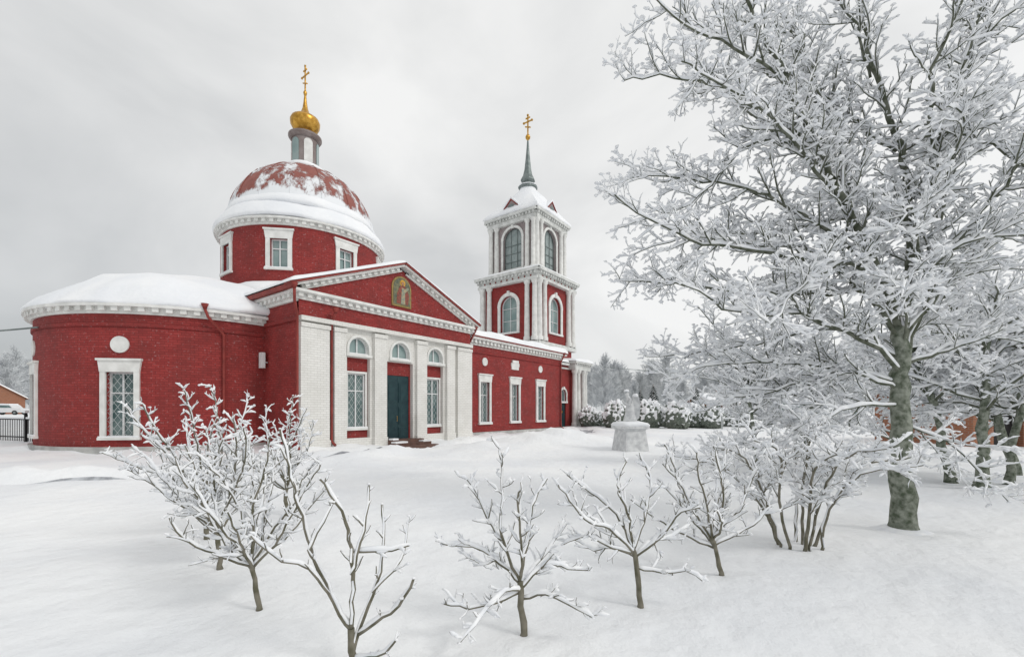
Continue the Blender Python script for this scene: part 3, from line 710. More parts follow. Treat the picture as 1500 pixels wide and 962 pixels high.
# ---- big tree
X0,Zt=5.24,5.94; bx,by=site(X0,Zt); base=Vector((bx,by,gz(bx,by)-.03)); U=109.; O=(1323,775)
def L(pts,r0,r1,d): return (sk(base,pts,U,d,O),r0*.84,r1*.9)
big=[(sk(base,[(1323,775),(1321,700),(1318,600),(1320,530),(1316,475)],U,(0,0),O),.150,.082),
 L([(1319,530),(1335,430),(1346,330),(1342,200),(1310,80),(1290,-60),(1270,-220)],.068,.018,(0,.5)),
 L([(1316,480),(1288,400),(1235,300),(1190,220),(1140,120),(1090,30),(1040,-80)],.066,.014,(0,-.2)),
 L([(1335,430),(1372,225),(1392,120),(1425,0),(1450,-120)],.046,.014,(.1,-.3)),
 L([(1318,500),(1300,400),(1280,300),(1262,180),(1235,60),(1210,-80)],.05,.014,(0,.9)),
 L([(1320,540),(1360,450),(1400,330),(1430,200),(1470,60),(1500,-80)],.046,.014,(0,.6)),
 L([(1320,500),(1265,425),(1180,385),(1080,368),(990,352),(930,322),(893,298)],.040,.009,(0,-.3)),
 L([(1288,400),(1220,330),(1120,268),(1010,240),(935,236)],.036,.008,(0,.4)),
 L([(1290,420),(1180,425),(1080,415),(990,395),(918,388)],.034,.008,(0,.6)),
 L([(1318,540),(1250,500),(1140,470),(1040,470),(960,440)],.033,.008,(0,-.9)),
 L([(1318,560),(1240,535),(1150,520),(1060,530),(1000,548)],.029,.007,(0,.8)),
 L([(1318,570),(1250,540),(1170,560),(1090,580),(1030,600)],.024,.006,(0,.3)),
 L([(1316,520),(1240,470),(1150,490),(1060,500),(990,500)],.028,.007,(0,1.4)),
 L([(1330,480),(1400,410),(1480,350),(1580,300)],.04,.01,(0,.4)),
 L([(1325,530),(1400,500),(1500,470),(1600,450)],.032,.009,(0,-.5)),
 L([(1190,220),(1110,150),(1020,95),(925,85)],.03,.008,(-.1,.4)),
 L([(1140,120),(1060,90),(990,70),(930,30)],.025,.007,(-.1,-.5)),
 L([(1342,200),(1250,110),(1160,40),(1090,-40)],.034,.009,(.3,.9)),
 L([(1235,300),(1140,220),(1050,180),(960,165)],.03,.008,(0,-.9)),
 L([(1346,330),(1270,230),(1200,150),(1130,60),(1080,0)],.034,.009,(.2,1.4)),
 L([(1372,225),(1440,170),(1520,130)],.03,.009,(.1,.8)),
 L([(1372,225),(1330,130),(1350,40),(1380,-60)],.03,.01,(0,-1.0)),
 L([(1335,430),(1410,320),(1460,230),(1530,160)],.034,.01,(.1,-.9)),
 L([(1235,300),(1250,200),(1230,80),(1200,-50)],.032,.01,(0,.7)),
 L([(1320,590),(1250,590),(1180,610),(1110,640)],.02,.006,(0,-.4)),
 L([(1322,620),(1370,640),(1400,680),(1428,722)],.015,.006,(0,-.4)),
 L([(1288,400),(1200,400),(1120,440),(1050,500)],.028,.007,(0,-1.2)),
 L([(1310,460),(1230,360),(1130,330),(1040,310),(960,330)],.03,.007,(.1,1.1)),
 L([(1190,220),(1100,210),(1020,290),(975,300)],.024,.007,(-.1,.2)),
 L([(1280,300),(1200,300),(1100,300),(1020,380)],.026,.007,(.3,1.6)),
 L([(1318,500),(1290,440),(1250,430),(1210,470)],.022,.006,(-.05,-1.1)),
 L([(1335,430),(1350,380),(1390,370),(1440,410)],.022,.006,(-.05,-1.0)),
 L([(1322,520),(1370,470),(1440,460),(1520,520)],.022,.006,(0,.9)),
 L([(1342,200),(1390,210),(1450,260),(1510,330)],.02,.006,(0,-.6)),
 L([(1340,380),(1300,330),(1260,340),(1220,390)],.022,.006,(-.05,-1.0)),
 L([(1345,300),(1360,250),(1340,210),(1290,220)],.02,.006,(-.05,-.9)),
 L([(1392,120),(1430,60),(1480,20),(1540,-20)],.022,.007,(0,-.4)),
 L([(1310,80),(1270,20),(1220,-20),(1160,-80)],.022,.007,(.4,-.2)),
 L([(1430,200),(1460,150),(1500,120),(1560,100)],.02,.007,(.4,1.0)),
]
PB=dict(step=.16,jit=.03,sp=[.145,.076,.08],len=[(.42,.92),(.16,.37),(.06,.17)],start=[.14,.13,.25],ns=[6,4,2],r=[.0125,.0072,.0054],ang=(32,64),wob=.22,up=[.02,.0,-.01],k=.0160,cl=.45,clr=.030)
make_tree('tree','large bare tree with thick snow on every branch','tree',base,big,PB,11,BARK,TWIGD)
# ---- small trees
def radial(R,base,th,tr,n,spread,height,lean=(0,0),el=(14,72),r=.012,bias=0.,curve=.3):
    top=base+RT*lean[0]+FW*lean[1]+UP*th
    mid=base.lerp(top,.5)+rv(R)*tr
    limbs=[([base,mid,top],tr,tr*.72)]
    for i in range(n):
        az=2*math.pi*(i+R.uniform(-.3,.3))/n; e=math.radians(R.uniform(*el)); 
        if i>=n-max(1,n//5): e=math.radians(R.uniform(65,88))
        d=RT*(math.cos(az)*math.cos(e)+bias)+FW*math.sin(az)*math.cos(e)*.8+UP*math.sin(e); d.normalize()
        LL=(spread*abs(math.cos(e))+height*abs(math.sin(e)))*R.uniform(.75,1.1)
        st=base.lerp(top,R.uniform(.7,1.))
        pts=[st]; q=st.copy(); 
        for k in range(4):
            q=q+d*LL/4; pts.append(q.copy()); d=(d+UP*curve*.5*(.3+math.cos(e))+rv(R)*.28).normalized()
        limbs.append((pts,r*R.uniform(.85,1.2),r*.42))
    return limbs
PS=dict(step=.06,jit=.009,sp=[.085,.07],len=[(.12,.30),(.05,.12)],start=[.22,.2],ns=[4,2],r=[.0062,.0045],ang=(35,70),wob=.3,up=[.13,.1],k=.0085,cl=.14,clr=.011)
GRP='young fruit trees in the snow'
def small(name,X,Z,seed,P,label,**kw):
    x,y=site(X,Z); base=Vector((x,y,gz(x,y)-.02)); R=random.Random(seed)
    return make_tree(name,label,'tree',base,radial(R,base,**kw),P,seed,TWIG,TWIG,GRP)
def sketch_tree(X,Z,U,O,L0,P,seed,label,nt=1,fat=1.3):
    x,y=site(X,Z); base=Vector((x,y,gz(x,y)-.02))
    lm=[(sk(base,p,U,d,O),r0*fat,r1*fat) for p,r0,r1,d in L0]
    return make_tree('fruit_tree',label,'tree',base,lm,P,seed,TWIG,TWIG,GRP,nt)
PC=dict(PS); PC.update(sp=[.12,.11],len=[(.06,.18),(.03,.07)],start=[.35,.3],r=[.008,.0065],k=.0092,clr=.014)
sketch_tree(-1.0,2.83,229.,(520,978),[
 ([(520,978),(516,945),(514,912)],.020,.016,(0,0)),
 ([(514,912),(482,862),(452,800),(428,722),(412,668),(398,622)],.013,.006,(0,.1)),
 ([(514,912),(519,840),(516,780),(508,738),(478,690)],.012,.006,(0,-.1)),
 ([(518,830),(530,770),(533,706)],.009,.006,(-.05,.1)),
 ([(517,945),(530,900),(547,850),(553,790),(549,738)],.011,.006,(0,.15)),
 ([(526,920),(565,890),(596,860),(613,826)],.010,.006,(0,-.15)),
 ([(517,955),(545,945),(572,930),(592,905)],.008,.005,(0,-.2)),
 ([(517,800),(555,802),(597,794)],.008,.005,(0,.05)),
 ([(482,862),(462,820),(432,800),(400,760)],.007,.004,(0,-.25)),
 ([(452,800),(470,750),(476,730)],.007,.004,(0,.2)),
 ([(545,860),(580,820),(586,770)],.006,.004,(0,.2))],PC,5,'slender bare sapling with thick forked shoots and light snow')
PD=dict(PS); PD.update(sp=[.068,.062],k=.0115,clr=.015,len=[(.09,.26),(.04,.11)])
sketch_tree(.085,3.27,199.,(767,918),[
 ([(767,918),(764,870),(762,835)],.022,.018,(0,0)),
 ([(763,850),(725,862),(690,862),(655,850)],.011,.005,(0,-.2)),
 ([(762,838),(722,802),(690,792),(642,790)],.011,.005,(0,.15)),
 ([(762,835),(735,770),(736,700),(732,640)],.012,.005,(0,0)),
 ([(745,790),(712,745),(690,700),(680,692)],.009,.005,(0,.2)),
 ([(762,835),(775,770),(785,720),(805,690)],.010,.005,(0,.2)),
 ([(764,845),(800,812),(835,822),(868,826)],.010,.005,(0,.1)),
 ([(765,860),(800,850),(830,858),(862,870)],.010,.005,(0,-.2)),
 ([(762,835),(765,780),(757,720),(762,690)],.009,.005,(0,-.3)),
 ([(764,850),(740,840),(710,860),(682,884)],.008,.004,(0,-.4)),
 ([(763,840),(730,815),(705,830),(668,815)],.008,.004,(0,.4)),
 ([(763,840),(780,830),(815,800),(840,770)],.008,.004,(0,.5))],PD,8,'small bare fruit tree with spreading snowy twigs',fat=1.2)
sketch_tree(1.067,3.69,176.,(938,882),[
 ([(938,882),(934,835),(928,795)],.021,.016,(0,0)),
 ([(929,800),(895,790),(860,770),(822,782)],.010,.005,(0,-.1)),
 ([(928,795),(905,745),(870,715),(835,690)],.010,.005,(0,.2)),
 ([(928,795),(920,740),(905,700),(918,665)],.011,.005,(0,.0)),
 ([(928,795),(950,745),(960,700),(948,660)],.010,.005,(0,.2)),
 ([(930,805),(965,770),(990,735),(1012,725)],.010,.005,(0,-.2)),
 ([(932,820),(970,825),(1000,822),(1022,834)],.009,.004,(0,-.1)),
 ([(928,800),(890,760),(850,740),(812,690)],.009,.004,(0,-.3)),
 ([(930,805),(960,790),(1000,790),(1040,775)],.008,.004,(0,.4)),
 ([(930,805),(900,800),(880,810),(850,800)],.008,.004,(0,.4))],PD,14,'small leaning fruit tree loaded with snow',fat=1.2)
PF=dict(PS); PF.update(sp=[.075,.062],k=.0122,len=[(.12,.29),(.05,.12)],clr=.016)
small('fruit_tree',2.064,4.37,31,PF,'small fruit tree with crooked snowy branches',th=.40,tr=.024,n=12,spread=.58,height=.95,lean=(-.10,0),r=.013)
PA=dict(PS); PA.update(sp=[.066,.058],k=.0102,len=[(.09,.25),(.04,.11)],clr=.014,up=[.07,.04])
small('fruit_tree',-2.05,3.6,41,PA,'dense bushy fruit tree with snow on its twigs',th=.42,tr=.022,n=13,spread=.46,height=.92,lean=(-.06,0),r=.0118)
PA2=dict(PA); PA2.update(k=.0124,len=[(.12,.30),(.06,.13)],sp=[.07,.062],clr=.016)
small('fruit_tree',-2.96,4.5,42,PA2,'dense bushy fruit tree with snow on its twigs',th=.48,tr=.026,n=14,spread=.56,height=1.12,lean=(-.05,0),r=.013,el=(20,72))
small('fruit_tree',-3.85,5.6,44,PA2,'dense bushy fruit tree with snow on its twigs',th=.55,tr=.03,n=14,spread=.56,height=1.38,lean=(0,0),r=.013,el=(22,75))
small('fruit_tree',-3.45,6.8,45,PA2,'low fruit tree with snowy twigs near the church wall',th=.55,tr=.03,n=13,spread=.56,height=1.2,lean=(0,0),r=.013,el=(22,75))
PG=dict(step=.10,jit=.015,sp=[.105,.076,.07],len=[(.25,.52),(.12,.29),(.05,.12)],start=[.3,.15,.2],ns=[5,3,2],r=[.008,.0055,.0045],ang=(30,65),wob=.26,up=[-.01,-.04,0],k=.0140,cl=.25,clr=.02,ontrunk=True)
def shrub(X,Z,seed,n,h,spread,label,P=PG):
    x,y=site(X,Z); base=Vector((x,y,gz(x,y)-.02)); R=random.Random(seed); lm=[]
    for i in range(n):
        az=2*math.pi*(i+R.uniform(-.3,.3))/n; d=RT*math.cos(az)+FW*math.sin(az)*.8
        s0=base+d*R.uniform(.03,.32); s0.z=gz(s0.x,s0.y)-.03
        hh=h*R.uniform(.75,1.1); s1=s0+d*spread*.14+UP*hh*.4+rv(R)*.06; s2=s1+d*spread*.32*R.uniform(.6,1.2)+UP*hh*.38+rv(R)*.1; s3=s2+d*spread*.55*R.uniform(.6,1.2)+UP*hh*.12
        lm.append(([s0,s1,s2,s3],.021*R.uniform(.6,1.1),.006))
    return make_tree('shrub',label,'shrub',base,lm,P,seed,TWIG,TWIG,None,2)
shrub(3.38,5.25,51,10,1.4,1.1,'multi-stemmed shrub bowed down with snow')
def rear(X,Z,seed,H,label,leanx=0,n=13,tr=.13,lo=.3,spread=.42):
    x,y=site(X,Z); base=Vector((x,y,gz(x,y)-.03)); R=random.Random(seed); lm=[]
    top=base+RT*leanx+UP*H*.62
    lm.append(([base,base.lerp(top,.35)+RT*leanx*-.1,base.lerp(top,.7),top],tr,tr*.4))
    for i in range(n):
        t=R.uniform(lo,1.); st=base.lerp(top,t); az=2.4*i+R.uniform(-.3,.3); el=R.uniform(.15,.9)
        d=RT*math.cos(az)*math.cos(el)+FW*math.sin(az)*math.cos(el)*.8+UP*math.sin(el)
        LL=H*spread*R.uniform(.6,1.1); pts=[st]; q=st.copy()
        for k in range(4): q=q+d*LL/4; pts.append(q.copy()); d=(d+rv(R)*.2-UP*.1).normalized()
        lm.append((pts,.032*R.uniform(.7,1.2),.008))
    P=dict(PB); P.update(sp=[.19,.125,.12],len=[(.45,.98),(.2,.43),(.1,.22)],k=.026,clr=.042,step=.3,jit=.05,r=[.013,.009,.007])
    make_tree('tree',label,'tree',base,lm,P,seed,BARK,TWIGD,'snow-laden trees in the churchyard')
rear(9.4,8.9,61,5.6,'snow-laden tree with slim greenish trunk',.15,14,.11,.43)
rear(9.6,9.7,62,5.6,'snow-laden tree with leaning slim trunk',-.9,14,.10,.4)
rear(12.0,10.6,63,5.5,'snow-laden tree with slanting trunk near the shed',-1.3,14,.11,.37)
rear(10.4,9.3,66,5.2,'snow-laden tree with twin slim stem',.5,11,.08,.42)
rear(8.3,12.5,64,4.9,'snow-covered tree behind the big trunk',.2,15,.08,.25,.5)
rear(6.9,12.5,65,4.5,'low snow-covered tree with drooping twigs',-.3,15,.07,.22,.5)
rear(15.5,14.5,67,5.0,'snow-covered tree beside the brick shed',-.3,15,.09,.2,.52)
rear(12.2,14.0,68,4.6,'snow-covered tree before the village houses',.1,14,.08,.2,.52)
# ---- background frosted trees
def frosted_mesh(seed,H=10,n=230):
    R=random.Random(seed); b=B()
    b.tube([Vector((0,0,-.3)),Vector((.1,0,H*.5)),Vector((0,.1,H))],[H*.016,H*.009,.02],5)
    for i in range(n):
        t=R.uniform(.14,1)**.9; az=R.uniform(0,6.28); el=R.uniform(.2,1.0)+t*.3
        p=Vector((0,0,H*t*.96)); d=Vector((math.cos(az)*math.cos(el),math.sin(az)*math.cos(el),math.sin(el)))
        LL=H*.34*(1.1-t*.75)*R.uniform(.5,1.1); q1=p+d*LL*.5; d=(d+rv(R)*.3).normalized(); q2=q1+d*LL*.5
        b.tube([p,q1,q2],[.06,.045,.025],3,cap=False)
        for k in range(6):
            s_=p.lerp(q2,R.uniform(.3,1)); dd=(d+rv(R)*.8).normalized(); b.tube([s_,s_+dd*LL*R.uniform(.2,.42)],[.03,.015],3,cap=False)
    return b
FM=[frosted_mesh(s) for s in (1,2,3)]
tmpl=[]
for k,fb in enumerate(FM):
    o=fb.done('bare_tree',FROST_HAZE,None); tmpl.append(o.data); bpy.data.objects.remove(o)
Rb=random.Random(3)
def far_tree(X,Z,H,k):
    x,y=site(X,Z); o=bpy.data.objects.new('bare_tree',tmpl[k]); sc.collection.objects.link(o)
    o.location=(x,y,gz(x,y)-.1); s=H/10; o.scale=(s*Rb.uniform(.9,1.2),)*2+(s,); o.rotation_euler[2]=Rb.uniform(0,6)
    tag(o,'leafless tree pale with hoarfrost and haze at the wood edge','tree','frosted trees beyond the churchyard')
for i,(px,Z,H) in enumerate([(885,72,9.8),(872,80,7.5),(900,85,8),(912,95,7),(930,88,6.5),(975,84,6.5),(1000,90,6.5),(1035,80,7.5),(1060,92,7.5),(1080,85,6),(1120,75,6.5),(1140,62,5.5),(1165,90,8),(1210,85,8),(1290,80,7),(1350,88,8),(1400,80,9),(1450,90,9),(1490,80,9),(22,95,14),(45,110,13),(8,85,11),(-20,90,12)]):
    far_tree((px-750)/650*Z,Z,H,i%3)
b=B(); Rw=random.Random(9)
for i in range(125):
    px=Rw.uniform(840,1620) if i<78 else Rw.uniform(-160,70) if i<98 else Rw.uniform(850,1130)
    Z=Rw.uniform(110,200) if i<98 else Rw.uniform(95,120); X=(px-750)/650*Z; x,y=site(X,Z); fb=FM[i%3]; s=Rw.uniform(.8,1.35)*(1. if px>800 else 1.5); base=len(b.v); zz=gz(x,y); an=Rw.uniform(0,6); c_,s_=math.cos(an)*s*1.3,math.sin(an)*s*1.3
    b.v+=[(x+v[0]*c_-v[1]*s_,y+v[0]*s_+v[1]*c_,zz+v[2]*s) for v in fb.v]
    b.f+=[tuple(q+base for q in f) for f in fb.f]; b.uv+=fb.uv
o=b.done('distant_woods',FROST_HAZE2,None); o['kind']='stuff'; tag(o,'hazy frosted woods beyond the village','woods')
b=B(); n=90
for j in range(4):
    for i in range(n+1):
        a=-1.5+3.0*i/n; d=FW*math.cos(a)+RT*math.sin(a); p=CAM+d*[260,330,420,600][j]
        hz=[0,7,12,14][j]*(1+.35*noise.noise(Vector((a*3,j,0)))+.12*noise.noise(Vector((a*25,j,0)))); b.v.append((p.x,p.y,.7+hz))
for j in range(3):
    for i in range(n): o=j*(n+1)+i; b.f.append((o,o+1,o+n+2,o+n+1)); b.uv.append(Z4)
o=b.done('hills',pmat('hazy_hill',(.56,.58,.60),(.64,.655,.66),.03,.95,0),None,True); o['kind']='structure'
def spruce(px,Z,H,seed):
    X=(px-750)/650*Z; x,y=site(X,Z); zz=gz(x,y); R=random.Random(seed)
    e=empty('spruce_tree',(x,y,zz),'dark spruce tree dusted with snow','tree','spruces beyond the churchyard')
    t=B(); t.tube([Vector((x,y,zz-.2)),Vector((x,y,zz+H))],[.14,.02],6); t.done('trunk',LOG,e)
    c=B(); s=B()
    for i in range(190):
        f=i/190; z=zz+H*(.1+.9*f); az=i*2.4; LL=H*.27*(1-f)**.8*R.uniform(.8,1.2)+.12
        d=Vector((math.cos(az),math.sin(az),0)); p=Vector((x,y,z)); q=p+d*LL-UP*LL*.35; sd=Vector((-d.y,d.x,0))*LL*.22
        c.face([p,p.lerp(q,.5)-sd,q,p.lerp(q,.5)+sd]); c.face([p,p.lerp(q,.5)-sd*.6-UP*.25*LL,q,p.lerp(q,.5)])
        u=UP*.07
        if R.random()<.9: s.face([p+u,p.lerp(q,.55)-sd*.8+u,q+u*.4,p.lerp(q,.55)+sd*.8+u])
    c.done('crown',SPR,e); s.done('snow_cover',BSNOW,e)
for a in ((957,62,4.8,1),(938,70,4.2,2),(1020,66,4.4,3),(1105,78,4.5,4),(1190,74,4.2,5)): spruce(*a)
def bush(px,Z,r,seed):
    X=(px-750)/650*Z; x,y=site(X,Z); zz=gz(x,y)-.15
    e=empty('round_bush',(x,y,zz),'round clipped evergreen bush capped with snow','bush','round bushes along the churchyard edge')
    for nm,mt,k,a0,a1 in (('crown',THUJA,1.,-85,60),('snow_cover',BSNOW,1.05,-26,90)):
        b=B(); n=36; m_=18
        for j in range(m_+1):
            el=math.radians(a0+(a1-a0)*j/m_)
            for i in range(n):
                az=2*math.pi*i/n; v=Vector((math.cos(az)*math.cos(el),math.sin(az)*math.cos(el),math.sin(el)*1.05))
                q=k+.12*noise.noise(v*3+Vector((seed,0,0)))
                if nm=='crown': q+=.20*noise.noise(v*7+Vector((seed,5,0)))
                else: q+=.38*noise.noise(v*6+Vector((seed,9,2)))-.14*max(0,1-(el+.4)/.9)
                b.v.append((x+v.x*r*q,y+v.y*r*q,zz+r*.98+v.z*r*q*1.1))
        for j in range(m_):
            for i in range(n):
                i2=(i+1)%n; b.f.append((j*n+i,j*n+i2,(j+1)*n+i2,(j+1)*n+i)); b.uv.append(Z4)
        b.done(nm,mt,e)
for i,(px,Z,r) in enumerate([(862,42,.9),(882,43,.7),(903,40,1.15),(928,44,.85),(950,39,1.15),(972,43,.8),(991,38,1.1),(1017,40,1.05),(1042,39,1.0),(1064,43,.85),(1086,41,.95)]): bush(px,Z,r,i*3.1)
# ---- statue on pedestal
sx,sy=site(4.55,17.1); sz=gz(sx,sy)-.02
ped=empty('pedestal',(sx,sy,sz),'white square plaster pedestal half buried in snow','pedestal')
Mq=plane(sx,sy,.804,-.594)
def ringsq(b,rings,pw=.8,n=32,jit=0.):
    base=len(b.v)
    for r,z in rings:
        for i in range(n):
            a=2*math.pi*i/n; c_,s_=math.cos(a),math.sin(a); k=1/max(abs(c_),abs(s_)); k=1+(k-1)*pw
            b.v.append(Mq(r*c_*k,z+jit*noise.noise(Vector((a*2,z,0))),r*s_*k))
    for j in range(len(rings)-1):
        for i in range(n): i2=(i+1)%n; b.f.append((base+j*n+i,base+j*n+i2,base+(j+1)*n+i2,base+(j+1)*n+i)); b.uv.append(Z4)
z1=sz+.90
b=B(); ringsq(b,[(.54,sz-.3),(.50,sz+.10),(.42,z1-.12),(.44,z1-.08),(.53,z1-.03),(.53,z1+.05),(0,z1+.06)],.97); b.done('pedestal_block',STONE,ped)
b=B(); ringsq(b,[(.54,z1+.045),(.57,z1+.10),(.50,z1+.18),(.32,z1+.22),(0,z1+.23)],.8,32,.03); b.done('snow_cap',SNOW,ped,True)
s0=z1+.18
st=empty('statue',(sx,sy,s0),'white bowed angel statue with folded wings, snow-capped','statue')
b=B(); b.lathe((sx,sy),[(.27,s0-.03),(.26,s0+.08),(.20,s0+.3),(.165,s0+.5),(.145,s0+.7),(.1,s0+.78)],0,360,24,.05); b.done('robe',STONE,st,True)
me=bpy.data.meshes.new('body'); bc=Vector((sx,sy,s0)); l=-RT
vs=[(bc+UP*.5,.14),(bc+UP*.7,.13),(bc+UP*.88+l*.04,.125),(bc+UP*.99+l*.08,.05),(bc+UP*1.06+l*.12,.08),(bc+UP*1.14+l*.14,.095),
 (bc+UP*.88+FW*.17+l*.03,.055),(bc+UP*.66+FW*.19+l*.10,.045),(bc+UP*.76+FW*.05+l*.26,.034),(bc+UP*.88-FW*.17+l*.03,.055),(bc+UP*.66-FW*.19+l*.10,.045),(bc+UP*.76-FW*.05+l*.26,.034),(bc+UP*.88+l*.31-FW*.015,.024),(bc+UP*.88+l*.31+FW*.02,.022)]
ed=[(0,1),(1,2),(2,3),(3,4),(4,5),(2,6),(6,7),(7,8),(2,9),(9,10),(10,11),(11,12),(8,13)]
me.from_pydata([v for v,_ in vs],ed,[]); o=bpy.data.objects.new('body',me); sc.collection.objects.link(o); me.materials.append(STONE)
md=o.modifiers.new('s','SKIN'); 
for i,(v,r) in enumerate(vs): me.skin_vertices[0].data[i].radius=(r,r); me.skin_vertices[0].data[i].use_root=(i==0)
o.modifiers.new('u','SUBSURF').levels=2; o.modifiers['u'].render_levels=2; put(o,st)
for sg in (1,-1):
    b=B(); c=bc-l*.10+FW*(.06*sg); PP=[(0,.50),(.07,.28),(.16,.10),(.25,.18),(.29,.45),(.29,.74),(.23,.98),(.12,1.10),(.03,1.0),(0,.85)]
    def Mw(u,z,d,sg=sg,c=c): q=c-l*u*.8+FW*(sg*(u*.4+d)); return (q.x,q.y,q.z+z)
    b.prism(Mw,PP,-.025,.03); b.done('wing',STONE,st)
b=B(); hd=bc+UP*1.21+l*.14; b.lathe((hd.x,hd.y),[(.08,hd.z-.03),(.10,hd.z+.01),(.07,hd.z+.05),(0,hd.z+.07)],0,360,12); b.done('snow_cover',SNOW,st,True)
for sg in (1,-1):
    b=B(); w=bc-l*.20+FW*(.12*sg)+UP*1.03; b.lathe((w.x,w.y),[(.07,w.z-.05),(.085,w.z),(.05,w.z+.06),(0,w.z+.08)],0,360,12); b.done('snow_cover',SNOW,st,True)
# ---- fences
def fence(name,label,p0,p1,h,post_sp,bar_sp,mat,rails=(.2,.9),pw=.05):
    (x0,y0),(x1,y1)=p0,p1; Ltot=math.hypot(x1-x0,y1-y0); dx,dy=(x1-x0)/Ltot,(y1-y0)/Ltot; z0=gz(x0,y0); z1=gz(x1,y1)
    e=empty(name,(x0,y0,z0),label,'fence'); M0=plane(x0,y0,dx,dy)
    M=lambda u,z,d:(M0(u,0,d)[0],M0(u,0,d)[1],z+z0+(z1-z0)*u/Ltot)
    b=B()
    for r in rails: b.box(M,0,Ltot,h*r-.03,h*r+.03,-.02,.02,back=True)
    k=0
    while k<Ltot: b.box(M,k-.012,k+.012,.05,h*.97,-.012,.012,back=True); k+=bar_sp
    b.done('fence_panel',mat,e)
    s=B(); n=int(Ltot/post_sp)
    for i in range(n+1):
        u=i*Ltot/n; q=B(); q.box(M,u-pw,u+pw,-.2,h*1.06,-pw,pw,back=True); q.prism(M,[(u-pw*1.3,h*1.06),(u+pw*1.3,h*1.06),(u,h*1.16)],-pw,pw); q.done('fence_post',mat,e)
        s.box(M,u-pw*1.6,u+pw*1.6,h*1.16,h*1.26,-pw*1.5,pw*1.5)
    s.box(M,0,Ltot,h*rails[-1]+.03,h*rails[-1]+.12,-.035,.035); s.done('snow_cover',SNOW,e)
fence('iron_fence','black iron railing fence standing in snow',site(-29,23.5),site(-19.2,20.5),1.25,2.4,.14,IRON)
fence('railing','low grey metal railing capped with snow',site(17.5,37),site(32,36),.95,2.2,.5,pmat('pale_grey_metal',(.34,.36,.36),(.44,.46,.46),2,.5,0))
fence('railing','low pale railing at the churchyard edge',site(5,50),site(40,52),1.3,3,.3,FROST_HAZE,pw=.06)
# ---- buildings in the distance
def house(name,label,X,Z,w,d,h,rh,wallm,yaw=0.,openings=(),cat='house',chim=False,ro=.35):
    x,y=site(X,Z); zz=gz(x,y)-.1; c,s=math.cos(yaw),math.sin(yaw); u=(RT*c+FW*s); v=(-RT*s+FW*c)
    e=empty(name,(x,y,zz),label,cat); ctr=Vector((x,y,0))
    def Mface(k):
        def M(a,z,dd):
            q=[ctr+u*(a-w/2)-v*(d/2+dd), ctr+u*(w/2+dd)+v*(a-d/2), ctr-u*(a-w/2)+v*(d/2+dd), ctr-u*(w/2+dd)-v*(a-d/2)][k]
            return (q.x,q.y,zz+z)
        return M
    b=B(); hl=[(o[0],o[1],o[2],o[3]) for o in openings]
    b.wall(Mface(0),0,w,0,h,hl,.3)
    for k in (1,2,3): b.wall(Mface(k),0,(d if k%2 else w),0,h)
    for k in (1,3): b.face([Mface(k)(0,h,0),Mface(k)(d,h,0),Mface(k)(d/2,h+rh,0)],[(0,h),(d,h),(d/2,h+rh)])
    b.done('wall',wallm,e)
    for o in openings:
        q=B(); M=Mface(0); q.face([M(o[0],o[2],-.3),M(o[1],o[2],-.3),M(o[1],o[3],-.3),M(o[0],o[3],-.3)])
        if o[4]=='window':
            q=q.done('window',GLASS,e); r=B(); t=.08
            r.box(M,o[0],o[0]+t,o[2],o[3],-.29,-.2); r.box(M,o[1]-t,o[1],o[2],o[3],-.29,-.2); r.box(M,o[0]+t,o[1]-t,o[3]-t,o[3],-.29,-.21); r.box(M,(o[0]+o[1])/2-.03,(o[0]+o[1])/2+.03,o[2],o[3]-t,-.29,-.22); r.done('window_frame',PVC,q)
        else: q.done('door',IRON,e)
    b=B()
    def P(a,bb,z): q=ctr+u*a+v*bb; return (q.x,q.y,zz+z)
    sl=rh/(d/2)
    for sg in (-1,1):
        A=[P(-w/2-ro,sg*(d/2+ro),h-sl*ro),P(w/2+ro,sg*(d/2+ro),h-sl*ro),P(w/2+ro,0,h+rh),P(-w/2-ro,0,h+rh)]
        T=[(p[0],p[1],p[2]+.1) for p in A]; b.face(A); 
        for i in range(4): j=(i+1)%4; b.face([A[i],A[j],T[j],T[i]])
        if sg==1: T=[T[1],T[0],T[3],T[2]]
        snow_slab('roof_snow',*T,.28,e,n=14,m=8,seed=X)
    b.done('roof',LOG,e)
    if chim:
        b=B(); q=plane(*P(w*.2,.3,0)[:2],1,0); b.box(q,-.3,.3,zz+h,zz+h+rh+.8,-.3,.3,back=True); b.done('chimney',OBR,e)
house('brick_shed','orange brick shed with dark doorway and snowy roof',22.8,21.5,7.0,4.5,2.25,.6,OBR,.12,[(1.0,2.5,0,1.9,'door'),(4.2,5.2,.9,1.8,'window')],'shed')
house('village_house','small brown timber house with thick snowy roof',34.5,76,6,6,2.0,1.4,LOG,.3,[(1,2,.8,1.7,'window'),(3.4,4.4,.8,1.7,'window')],chim=True)
house('village_house','long low teal-grey building under snow',52,76,12,6,2.0,1.0,pmat('teal_boards',(.14,.21,.21),(.20,.27,.26),1,.8,0),.1,[(1,2.2,.8,1.7,'window'),(4,5.2,.8,1.7,'window'),(7,8.2,.8,1.7,'window')])
house('village_house','brick house with white gabled snowy roof',-90,76,9,7,2.9,2.4,OBR,-.5,[(1,2.2,.9,2.1,'window'),(4,5.2,.9,2.1,'window')],chim=True)
house('village_house','dark timber house beyond the trees',78,70,9,7,2.6,2.2,LOG,-.2,[(1,2.2,.9,2.1,'window')])
